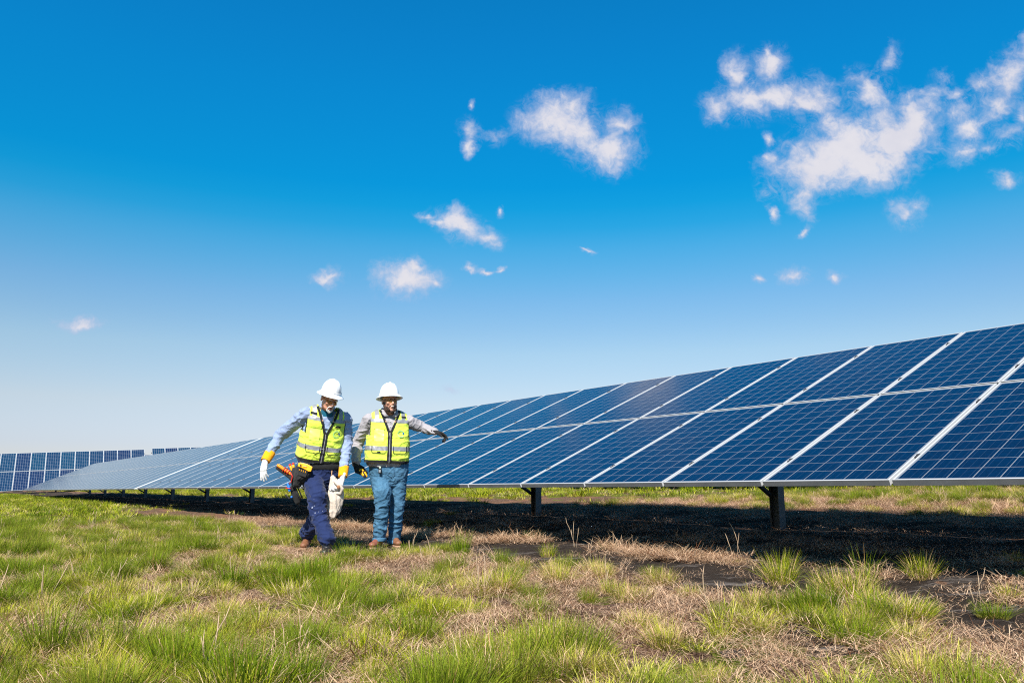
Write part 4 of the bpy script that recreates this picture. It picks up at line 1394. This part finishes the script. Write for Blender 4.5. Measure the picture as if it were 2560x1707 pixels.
    slab('yellow_flap', [(746, 1156.5), (751, 1155.5), (768, 1159.5), (781, 1167), (777, 1178), (771, 1178), (757, 1170), (744, 1165)], Yp - .060, .02, M_YELLOW, pouch)
    slab('flap_patch', [(750, 1160), (753, 1160), (754, 1166), (750, 1166)], Yp - .066, .008, M_BLACK, pouch)
    slab('flap_mark', [(757, 1163), (767, 1165.5), (766.5, 1169), (757, 1167)], Yp - .066, .008, M_ORANGE, pouch)
    for i in range(4):
        x = 747.5 + i * 5.1; y = 1171.5 + i * 1.9
        slab('yellow_tick', [(x, y), (x + 1.3, y + .2), (x + 1.0, y + 4.8), (x - .3, y + 4.6)], Yp - .060, .012, M_YELLOW, pouch)
    slab('pouch_pocket', [(744, 1169), (770, 1178), (764, 1193), (744, 1187)], Yp - .050, .03, M_NYLON, pouch)
    pr = Prims()
    pr.chain([(P(731, 1218, Yp + .10), .026), (P(737, 1238, Yp + .10), .036), (P(744, 1254, Yp + .11), .028)])
    obj('leg_holster', remesh(pr, .006, 2, 'leg_holster'), M_NYLON, pouch)
    V, F = [], []
    tube(V, F, [P(733, 1206, Yp + .08), P(742, 1228, Yp + .07), P(752, 1252, Yp + .08)], .010, 6)
    tube(V, F, [P(738, 1206, Yp + .07), P(748, 1226, Yp + .06), P(756, 1246, Yp + .08)], .007, 6)
    obj('holster_strap', mesh_np('holster_strap', V, F), M_NYLON, pouch)
    V, F = [], []
    tube(V, F, [P(713, 1236, Yp + .1), P(717, 1240, Yp + .1), P(722, 1246, Yp + .1), P(726, 1244, Yp + .1)], .008, 6)
    obj('holster_hook', mesh_np('holster_hook', V, F), M_NYLON, pouch)
    # tools in the pouch
    a, b = P(697, 1164, Yp + .02), P(727, 1184, Yp + .03)
    pr = Prims(); pr.chain([(a, .024), (a.lerp(b, .5), .023), (b, .020)], .8)
    t = obj('voltage_tester', remesh(pr, .0045, 1, 'voltage_tester'), M_ORANGE)
    tag(t, 'orange and black voltage tester sticking out sideways from the tool pouch', 'tool')
    off = Vector((-.018, .012, -.024)); pr = Prims(); pr.chain([(a + off, .020), (b + off + Vector((.02, 0, -.02)), .022), (P(733, 1192, Yp + .03), .020)], .8)
    obj('black_grip', remesh(pr, .0045, 1, 'black_grip'), M_NYLON, t)
    V, F = [], []
    for k in (.45, .62, .8):
        c = a.lerp(b, k); ax_ = (b - a).normalized(); u = ax_.cross(Vector((0, 1, 0))).normalized(); w = ax_.cross(u)
        tube(V, F, [c + (u * math.cos(t_) + w * math.sin(t_)) * .026 for t_ in np.linspace(0, 2 * math.pi, 14)], .0045, 6)
    tube(V, F, [P(726, 1180, Yp - .02), P(731, 1190, Yp - .03), P(728, 1204, Yp - .01), P(722, 1210, Yp)], .005, 6)
    obj('red_test_lead', mesh_np('red_test_lead', V, F), M_REDP, t)
    for (x0, y0, x1, y1, lab) in ((725, 1162, 730, 1176, 'red and yellow screwdriver handle nearest the orange tester'), (733, 1159, 735, 1173, 'red and yellow screwdriver handle beside the yellow pouch flap')):
        p0, p1 = P(x0, y0, Yp + .03), P(x1, y1, Yp + .03)
        pr = Prims(); pr.chain([(p0, .011), (p0.lerp(p1, .5), .013), (p1, .010)])
        s_ = obj('screwdriver', remesh(pr, .003, 1, 'screwdriver'), M_YELLOW); tag(s_, lab, 'screwdriver', 'screwdrivers in the tool pouch')
        pr = Prims(); pr.ell(p0, .0145); obj('handle_cap', mesh_np('handle_cap', pr.V, pr.F), M_REDP, s_)
        V, F = [], []; tube(V, F, [p1, p1 + (p1 - p0).normalized() * .05], .004, 8); obj('shank', mesh_np('shank', V, F), M_STEELB, s_)
    pr = Prims(); pr.chain([(P(719, 1208, Yp + .05), .010), (P(722, 1217, Yp + .05), .016), (P(724, 1226, Yp + .05), .014)])
    pr.ell(P(729, 1242, Yp + .06), .012)
    t = obj('pliers', remesh(pr, .004, 1, 'pliers'), M_BLUEP); tag(t, 'blue handled pliers in the leg holster below the tool pouch', 'tool')
    V, F = [], []; tube(V, F, [P(714, 1219, Yp + .03), P(727, 1221, Yp + .03)], .0045, 6); obj('red_band', mesh_np('red_band', V, F), M_REDP, t)
    for bt in (B1, B2):
        BOOTS.append((bt.translation.x, bt.translation.y - .12, .17))

def cut_caps(me, p1, n1, p2, n2):
    bm = bmesh.new(); bm.from_mesh(me)
    for (p, n_) in ((p1, n1), (p2, n2)):
        geom = bm.verts[:] + bm.edges[:] + bm.faces[:]
        r = bmesh.ops.bisect_plane(bm, geom=geom, plane_co=p, plane_no=n_, clear_outer=True)
        ed = [e for e in r['geom_cut'] if isinstance(e, bmesh.types.BMEdge)]
        try: bmesh.ops.edgeloop_fill(bm, edges=ed)
        except Exception: pass
    bm.to_mesh(me); bm.free(); me.update()

# =================================================================== YOUNGER WORKER (right)
def worker_right():
    Y = 9.1
    hemc = P(966.5, 1156, Y)
    M = Matrix.Translation(hemc) @ rotm(R(16), R(3), R(2)) @ Matrix.Scale(1.0, 4)
    sh_r = M @ Vector((-.222, 0, .47)); sh_l = M @ Vector((.222, 0, .47))
    el_r = P(893, 1108, Y + .03); wr_r = P(890, 1156, Y - .10)
    el_l = P(1057, 1068, Y + .12); wr_l = P(1086, 1079, Y + .02)
    hip_r = P(950, 1193, Y); hip_l = P(993, 1193, Y + .03)
    kn_r = P(955, 1264, Y - .14); an_r = P(949, 1341, Y - .08)
    kn_l = P(993, 1268, Y + .04); an_l = P(985, 1347, Y + .12)
    HM = Matrix.Translation(P(974, 1003, Y - .11)) @ rotm(R(30), R(3), R(1))
    neck = M @ Vector((0, .012, .56))
    pr = Prims()
    head_prims(pr, HM, neck)
    pr.loft([(z, cx, cy, rx * .88, ry * .86, pw) for (z, cx, cy, rx, ry, pw) in TORSO['shirt'][:-1]], 32, M)
    pr.chain([(sh_r, .055), (el_r, .042), (wr_r, .030)]); pr.chain([(sh_l, .055), (el_l, .042), (wr_l, .030)])
    pr.chain([(hip_r, .085), (kn_r, .058), (an_r, .040)]); pr.chain([(hip_l, .085), (kn_l, .058), (an_l, .040)])
    for (a, d) in ((wr_r, wr_r - el_r), (wr_l, wr_l - el_l)): pr.cone(a, .03, a + d.normalized() * .05, .022)
    person = obj('person', remesh(pr, .0062, 3, 'person'), M_SKIN2)
    tag(person, 'younger bearded worker in grey shirt and blue jeans, smiling and pointing towards the panels', 'person', 'workers in hard hats and yellow vests')
    face(person, HM, True, M_BEARD, True)
    glasses(person, HM)
    hard_hat(person, HM @ Matrix.Translation((0, .014, .054)) @ Matrix.Rotation(R(-10), 4, 'X') @ Matrix.Scale(.98, 4))
    pr = Prims()
    pr.loft([(-.045, 0, -.005, .215, .155, 2.3)] + TORSO['shirt'][1:-1], 40, M)
    for sh in (sh_r, sh_l): pr.ell(sh, .078)
    pr.chain([(sh_r, .077), (el_r, .066), (wr_r, .047)]); pr.chain([(sh_l, .072), (el_l, .060), (wr_l, .042)])
    me = remesh(pr, .0078, 3, 'shirt'); wrinkle(me, sleeve_fn(.0085, (9, 7, 13), 4.2))
    shirt = obj('shirt', me, M_SHIRT2, person)
    # open collar flaps with dark inside stripe
    for s in (-1, 1):
        V = [M @ Vector(p) for p in ((s * .070, .02, .615), (s * .078, -.03, .600), (s * .052, -.085, .560), (s * .020, -.108, .520), (s * .070, -.118, .512), (s * .100, -.085, .545), (s * .105, -.03, .575), (s * .098, .02, .585))]
        F = [(0, 1, 6, 7), (1, 2, 5, 6), (2, 3, 4, 5)]
        o = obj('collar', mesh_np('collar', V, F), M_SHIRT2, shirt)
        md = o.modifiers.new('t', 'SOLIDIFY'); md.thickness = .006; md.offset = 0
        V2, F2 = [], []
        tube(V2, F2, [V[7] + Vector((0, 0, .004)), V[6] + Vector((0, -.004, .002)), V[5] + Vector((0, -.008, 0)), V[4] + Vector((0, -.008, -.002))], .008, 6)
        obj('collar_trim', mesh_np('collar_trim', V2, F2), M_BLACK, o)
    V, F = [], []
    tube(V, F, [M @ Vector((.078 * math.cos(a), .02 + .070 * math.sin(a), .600)) for a in np.linspace(R(-10), R(190), 18)], .016, 8)
    obj('collar_stand', mesh_np('collar_stand', V, F), M_SHIRT2, shirt)
    for z in (.35, .405, .46):
        pr = Prims(); pr.ell(M @ Vector((0, -.160 + (z - .35) * .25, z)), (.006, .003, .006)); obj('button', mesh_np('button', pr.V, pr.F), M_TEETH, shirt)
    make_vest(person, M, 1.02, (.100, .335), 2)
    # jeans
    pr = Prims()
    Mh = Matrix.Translation((hip_r + hip_l) / 2) @ rotm(R(12), 0, 0)
    pr.loft([(-.10, 0, .01, .165, .125, 2.2), (-.03, 0, .008, .205, .150, 2.3), (.06, 0, 0, .218, .158, 2.3), (.150, 0, 0, .220, .160, 2.3)], 40, Mh)
    pr.chain([(hip_r, .116), (kn_r + Vector((0, .0, .14)), .098), (kn_r, .080), (kn_r.lerp(an_r, .5), .073), (an_r + Vector((0, 0, .015)), .069)], 1.02)
    pr.chain([(hip_l, .114), (kn_l + Vector((0, .0, .14)), .092), (kn_l, .078), (kn_l.lerp(an_l, .5), .072), (an_l + Vector((0, 0, .005)), .069)], 1.02)
    me = remesh(pr, .0080, 3, 'jeans')
    def fn(c, n_):
        z = c[2]
        k = .28 + .75 * math.exp(-((z - kn_r.z + .06) / .15) ** 2) + .8 * math.exp(-((z - an_r.z - .07) / .09) ** 2)
        return .0105 * k * ridged(c, (7, 7, 13), 9.5) + .0045 * ridged(c, (17, 15, 26), 1.5)
    wrinkle(me, fn)
    jeans = obj('jeans', me, M_DENIM, person)
    bm_ = bmesh.new(); bm_.from_mesh(me); bvh = BVHTree.FromBMesh(bm_); bm_.free()
    V, F = [], []      # seams of the fly, pocket and turn-ups
    def seam(pts, r_):
        out = []
        for (px, py) in pts:
            a = Vector((0, 0, CZ)); d = (P(px, py, Y) - a).normalized(); h = bvh.ray_cast(a, d)
            if h[0] is not None: out.append(h[0] + h[1] * .002)
        if len(out) > 1: tube(V, F, out, r_, 5)
    seam([(984, 1168), (985, 1178), (987, 1188), (983, 1192)], .003)
    seam([(957, 1183), (966, 1185), (974, 1190), (980, 1196)], .003)
    seam([(936, 1342), (943, 1344), (950, 1344.5), (958, 1343)], .003)
    obj('seam', mesh_np('seam', V, F), simple('denim_seam', (.02, .07, .13), .9, 0, .2, 50, 0), jeans)
    # turned-up hems
    for an, rr in ((an_r, .073), (an_l, .073)):
        pr = Prims(); pr.loft([(-.050, 0, 0, rr, rr * 1.02, 2), (-.045, 0, 0, rr + .004, rr * 1.02 + .004, 2), (-.015, 0, 0, rr + .004, rr * 1.02 + .004, 2), (-.010, 0, 0, rr, rr * 1.02, 2)], 32, Matrix.Translation(an))
        m_ = remesh(pr, .007, 1, 'hem'); wrinkle(m_, lambda c, n_: .004 * noise.noise(Vector(c) * 26))
        obj('hem', m_, M_DENIM, jeans)
    b1, B1 = boot('boot', person, Vector((an_r.x - .02, an_r.y, float(gz(an_r.x, an_r.y)) + .112)), Vector((-.22, -1, -.03)), (0, 0, 1), M_BOOTR, M_SOLEB)
    b2, B2 = boot('boot', person, Vector((an_l.x + .01, an_l.y, float(gz(an_l.x, an_l.y)) + .112)), Vector((.42, -1, -.03)), (0, 0, 1), M_BOOTT, M_SOLEB)
    fr = (wr_r - el_r).normalized(); fl = (wr_l - el_l).normalized()
    pr = Prims(); hand(pr, wr_r + fr * .025, (.42, -.25, -1), (.85, -.45, .25), -1, (.62, .70, .74, .78), 1.12, .8, .55)
    obj('work_glove', remesh(pr, .0038, 2, 'work_glove'), M_GLOVB, person)
    pr = Prims(); hand(pr, wr_l + fl * .02, (1, -.15, -.30), (-.15, -.25, -1), -1, (.32, .62, .72, .75), 1.02, .9, .5)
    obj('work_glove', remesh(pr, .0038, 2, 'work_glove'), M_GLOVB, person)
    # yellow and black tool gripped in the right glove
    c0, c1 = P(903, 1176, Y - .16), P(914, 1190, Y - .20)
    pr = Prims(); pr.chain([(c0, .026), (c0.lerp(c1, .6), .030), (c1, .022)], .8)
    t = obj('tape_measure', remesh(pr, .004, 1, 'tape_measure'), M_YELLOW)
    tag(t, 'yellow and black hand tool gripped in the younger worker\'s black glove', 'tool')
    pr = Prims(); pr.ell(P(912, 1190.5, Y - .225), (.018, .014, .020)); obj('black_nose', mesh_np('black_nose', pr.V, pr.F), M_NYLON, t)
    pr = Prims(); pr.chain([(P(907, 1178, Y - .215), .006), (P(911, 1184, Y - .22), .006)]); obj('grip_line', mesh_np('grip_line', pr.V, pr.F), M_NYLON, t)
    # pager clipped on the pocket
    fr_ = P(950, 1175, Y - .20)
    V, F = [], []; box(V, F, -.016, .016, -.012, .010, -.030, .026)
    d_ = obj('pocket_device', mesh_np('pocket_device', V, F, False), M_NYLON, None, P(950, 1176, Y - .175)); tag(d_, 'small black device clipped over the younger worker\'s jeans pocket', 'device')
    bv = d_.modifiers.new('b', 'BEVEL'); bv.width = .004; bv.segments = 2
    V, F = [], []; box(V, F, -.010, .010, -.0145, -.0125, -.018, .010); obj('screen', mesh_np('screen', V, F, False), simple('dull_screen', (.25, .26, .27), .3), d_)
    V, F = [], []; box(V, F, -.009, .009, -.006, .004, .0265, .045); obj('clip', mesh_np('clip', V, F, False), simple('pale_clip', (.5, .6, .45), .4), d_)
    for bt in (B1, B2):
        BOOTS.append((bt.translation.x, bt.translation.y - .10, .17))

worker_left()
worker_right()
make_grass()
make_straw()
make_stalks()

# big separate clumps rooted in the edge of the fabric
def clump(px, py, h, r, n, w, mat, label, seed, spread=.55):
    p = ghit(px, py)
    V, F, bc, bh = blades(n, r, h, spread, w, seed, .4)
    me = blade_mesh('grass_clump', V, F, bc, bh, mat)
    o = obj('grass_clump', me, None, None, (p.x, p.y, float(gz(p.x, p.y))))
    tag(o, label, 'grass clump', 'tall grass clumps along the fabric edge')
clump(1952, 1462, .26, .085, 560, .0030, G_TUSS, 'tall spiky dark green clump standing in front of the near post', 501, .8)
clump(2112, 1486, .20, .15, 900, .0030, G_TUSS, 'broad green clump with brown base, right of the spiky clump by the post', 502, .8)
clump(2166, 1458, .27, .06, 130, .0026, G_DARK, 'thin wispy clump reaching into the shade behind the broad clump', 503, .7)
clump(2306, 1446, .21, .075, 420, .0030, G_TUSS, 'small clump with an orange brown base on bare fabric near the right edge', 504, .85)
clump(1370, 1392, .15, .06, 260, .0030, G_TUSS, 'short round clump on dark fabric between the straw berm and the pointing worker', 505, .6)
clump(1156, 1392, .27, .06, 300, .0030, G_DARK, 'narrow upright clump just right of the younger worker', 506, .35)

# ------------------------------------------------------------------ sky
EXPO = .75
def make_world():
    w = bpy.data.worlds.new('World'); scene.world = w; w.use_nodes = True
    nt = w.node_tree
    for n in list(nt.nodes): nt.nodes.remove(n)
    out = N(nt, 'ShaderNodeOutputWorld'); bg = N(nt, 'ShaderNodeBackground')
    bg.inputs[1].default_value = .1
    sky = N(nt, 'ShaderNodeTexSky'); sky.sky_type = 'NISHITA'; sky.sun_disc = False
    sky.sun_elevation = R(45); sky.sun_rotation = math.atan2(-.2, -.98)
    sky.air_density = 1.0; sky.dust_density = .6; sky.ozone_density = 2.0; sky.altitude = 100
    tc = N(nt, 'ShaderNodeTexCoord').outputs['Generated']
    sx = N(nt, 'ShaderNodeSeparateXYZ'); nt.links.new(tc, sx.inputs[0])
    X, Y, Z = sx.outputs
    ramp = N(nt, 'ShaderNodeValToRGB')
    nt.links.new(maprange(nt, Z, 0., 1.), ramp.inputs[0])
    el = ramp.color_ramp
    TINT = SKY_TINT
    while len(el.elements) < len(TINT): el.elements.new(.5)
    for e, (pos, c) in zip(el.elements, TINT):
        e.position = pos; e.color = (*[x / 3.0 for x in c], 1)
    mul = N(nt, 'ShaderNodeVectorMath', operation='MULTIPLY'); nt.links.new(sky.outputs[0], mul.inputs[0]); nt.links.new(ramp.outputs[0], mul.inputs[1])
    sc = N(nt, 'ShaderNodeVectorMath', operation='SCALE'); sc.inputs['Scale'].default_value = 3.0; nt.links.new(mul.outputs[0], sc.inputs[0])
    # ---- clouds on the sky sphere
    ys = math_(nt, 'MAXIMUM', Y, .05)
    cb = N(nt, 'ShaderNodeCombineXYZ'); nt.links.new(math_(nt, 'DIVIDE', X, ys), cb.inputs[0]); nt.links.new(math_(nt, 'DIVIDE', Z, ys), cb.inputs[1])
    uv = cb.outputs[0]
    wn = N(nt, 'ShaderNodeTexNoise'); wn.inputs['Scale'].default_value = 17; wn.inputs['Detail'].default_value = 5; wn.inputs['Roughness'].default_value = .6
    nt.links.new(uv, wn.inputs['Vector'])
    sub = N(nt, 'ShaderNodeVectorMath', operation='SUBTRACT'); nt.links.new(wn.outputs['Color'], sub.inputs[0]); sub.inputs[1].default_value = (.5, .5, .5)
    s2 = N(nt, 'ShaderNodeVectorMath', operation='MULTIPLY'); nt.links.new(sub.outputs[0], s2.inputs[0]); s2.inputs[1].default_value = (.047, .047, 0)
    ad = N(nt, 'ShaderNodeVectorMath', operation='ADD'); nt.links.new(uv, ad.inputs[0]); nt.links.new(s2.outputs[0], ad.inputs[1])
    wuv = ad.outputs[0]
    cur = None
    for (px, py, rx, ry, rot, off) in CLOUDS:
        if off >= .05 and rx * ry > 500: rx, ry, off = rx * 1.32, ry * 1.32, off + .30
        d = P(px, py, 1.0) - Vector((0, 0, CZ)); a, b = d.x, d.z
        d2 = P(px + 10, py, 1.0) - Vector((0, 0, CZ)); d3 = P(px, py - 10, 1.0) - Vector((0, 0, CZ))
        su = (d2.x - a) / 10; sv = (d3.z - b) / 10
        mp = N(nt, 'ShaderNodeMapping'); mp.vector_type = 'TEXTURE'
        mp.inputs['Location'].default_value = (a, b, 0)
        mp.inputs['Rotation'].default_value = (0, 0, R(-rot))
        mp.inputs['Scale'].default_value = (rx * su, ry * sv, 1)
        nt.links.new(wuv, mp.inputs['Vector'])
        ln = N(nt, 'ShaderNodeVectorMath', operation='LENGTH'); nt.links.new(mp.outputs[0], ln.inputs[0])
        v = math_(nt, 'ADD', ln.outputs['Value'], off) if off else ln.outputs['Value']
        if cur is None: cur = v
        else:
            sm = N(nt, 'ShaderNodeMath', operation='SMOOTH_MIN'); nt.links.new(cur, sm.inputs[0]); nt.links.new(v, sm.inputs[1]); sm.inputs[2].default_value = .42
            cur = sm.outputs[0]
    f = math_(nt, 'SUBTRACT', 1.47, cur)
    n1 = noise_(nt, wuv, 22, 9, .60, .3); n2 = noise_(nt, uv, 60, 6, .64, 1.2)
    ff = math_(nt, 'ADD', f, math_(nt, 'ADD', maprange(nt, n1, .3, .7, -.42, .42), maprange(nt, n2, .3, .7, -.17, .17)))
    alpha = maprange(nt, ff, -.02, 1.2, 0, 1, True)
    n3 = noise_(nt, uv, 42, 10, .74, 1.6)
    halo = math_(nt, 'MULTIPLY', maprange(nt, f, -.25, .75, 0, 1, True), maprange(nt, n3, .42, .70, 0, .62, True))
    alpha = math_(nt, 'MAXIMUM', alpha, halo)
    lowfade = math_(nt, 'MULTIPLY', alpha, math_(nt, 'GREATER_THAN', Y, .1))
    k = 1 / (.1 * 2 ** EXPO)
    bright = maprange(nt, ff, .35, 1.35, 0, 1, True)
    shade = noise_(nt, uv, 14, 5, .6)
    cc = mixc(nt, bright, tuple(x * k for x in (.50, .57, .78)), tuple(x * k for x in (.82, .79, .83)))
    cc = mixc(nt, maprange(nt, shade, .45, .75, 0, .35), cc, tuple(x * k for x in (.60, .60, .72)))
    fin = mixc(nt, math_(nt, 'MULTIPLY', lowfade, .94), sc.outputs[0], cc)
    nt.links.new(fin, bg.inputs[0]); nt.links.new(bg.outputs[0], out.inputs[0])
    w.cycles.sampling_method = 'MANUAL'; w.cycles.sample_map_resolution = 512

CLOUDS = [  # photo survey: x, y, half width, half height, tilt, fade
    (1401, 306, 88, 52, 8, 0), (1338, 308, 58, 30, 0, .1), (1431, 266, 42, 36, 0, .05), (1457, 362, 82, 42, 28, .08), (1529, 380, 62, 46, -10, 0), (1548, 315, 36, 40, 0, .15), (1499, 408, 36, 22, 0, .15),
    (1174, 322, 20, 28, 0, .25), (1172, 368, 16, 22, 15, .25), (1231, 344, 46, 20, 5, .35), (1180, 264, 9, 13, -20, .35),
    (1155, 566, 66, 30, 22, 0), (1205, 592, 42, 20, 20, .1), (1098, 553, 40, 12, 8, .2), (1065, 540, 28, 12, 0, .45), (1253, 523, 12, 17, 10, .35),
    (1015, 700, 72, 36, 0, 0), (1035, 668, 28, 20, 0, .1), (965, 692, 44, 20, 0, .2), (1085, 704, 22, 14, 0, .3),
    (820, 695, 38, 17, 0, .2), (1174, 671, 22, 11, 20, .25), (1217, 684, 28, 8, 0, .25), (1254, 679, 14, 9, -15, .3), (1470, 625, 28, 8, 0, .5), (205, 808, 62, 15, 0, .3),
    (1919, 241, 120, 34, -8, 0), (1843, 196, 36, 50, 0, .15), (1930, 160, 42, 42, 0, .15), (1802, 270, 42, 38, 0, .1), (2011, 255, 66, 32, 8, .1), (2051, 230, 38, 48, 0, .3), (1919, 130, 20, 24, 0, .3), 
    (2172, 235, 55, 42, -20, .08), (2146, 190, 36, 28, 0, .35), (2223, 150, 26, 48, 25, .4), 
    (2120, 372, 118, 66, -20, -.12), (2066, 409, 110, 56, -12, -.1), (2230, 354, 82, 66, -20, -.1), (2157, 405, 130, 52, -14, -.12), (2285, 299, 50, 58, 25, 0), (2325, 252, 50, 34, -30, .1), (2390, 234, 44, 20, 0, .25), (2014, 450, 66, 46, 20, .05), (2012, 512, 30, 40, 0, .2), (1932, 405, 26, 32, 0, .35), (1920, 478, 28, 20, -20, .4), (1934, 533, 13, 28, -25, .35),
    (2262, 530, 46, 44, 0, .22), (2285, 510, 26, 26, 0, .1), 
    (2525, 190, 82, 36, -50, .05), (2486, 258, 62, 40, -30, .1), (2424, 312, 56, 32, -25, .2), (2410, 378, 46, 32, -30, .2), (2600, 130, 60, 40, -40, 0),
    (2520, 335, 46, 26, -15, .2), (2553, 290, 22, 54, 10, .25), (2519, 449, 48, 24, 0, .4), (2000, 584, 28, 15, -40, .3), (1919, 350, 15, 18, 0, .4),
    (2060, 310, 66, 44, -20, .32), (2200, 300, 56, 46, 0, .22), (2395, 275, 60, 36, -35, .32), (2455, 205, 40, 34, -45, .38), (1880, 262, 64, 38, 0, .08), (2350, 190, 34, 30, -40, .45), (2470, 370, 50, 24, -30, .40), (2010, 480, 50, 40, -20, .25), (1445, 330, 60, 46, 10, 0), 
    (1902, 700, 20, 13, 0, .25), (1991, 688, 36, 22, 0, .15), (2086, 686, 25, 17, 0, .2), (1126, 965, 40, 14, 0, .5),
]
SKY_TINT = [(0.0, (0.6698, 0.6227, 0.7333)), (0.0532, (0.6698, 0.6227, 0.7333)), (0.1032, (0.8061, 0.7044, 0.6856)), (0.1352, (0.7752, 0.7439, 0.7159)), (0.1683, (0.7465, 0.7819, 0.746)), (0.2005, (0.6259, 0.769, 0.7864)), (0.2327, (0.5134, 0.7722, 0.8379)), (0.2642, (0.3583, 0.7902, 0.8827)), (0.2956, (0.2123, 0.8033, 0.9299)), (0.3201, (0.0824, 0.7896, 0.9582)), (0.3441, (0.0264, 0.7794, 0.9844)), (0.3678, (0.0127, 0.7592, 1.0186)), (0.4652, (0.0165, 0.7835, 1.1265)), (0.5184, (0.0195, 0.7772, 1.1549)), (0.68, (0.0195, 0.7772, 1.1549)), (0.8, (0.08, 0.25, 0.34)), (1.0, (0.15, 0.2, 0.25))]
make_world()

sun = bpy.data.lights.new('sun', 'SUN'); sun.energy = 5.0; sun.angle = R(.5); sun.color = (1.0, .955, .885)
so = bpy.data.objects.new('sun', sun); COL.objects.link(so)
sdir = Vector((-.2 * math.cos(R(45)), -.98 * math.cos(R(45)), math.sin(R(45))))
so.rotation_euler = sdir.to_track_quat('Z', 'Y').to_euler()
so.location = (0, 0, 30)

vs = scene.view_settings
vs.view_transform = 'Standard'; vs.look = 'None'; vs.exposure = EXPO; vs.gamma = 1
scene.render.film_transparent = False
scene.cycles.max_bounces = 6
scene.cycles.diffuse_bounces = 3
scene.cycles.transparent_max_bounces = 8
scene.cycles.use_denoising = False
scene.cycles.filter_width = 1.15
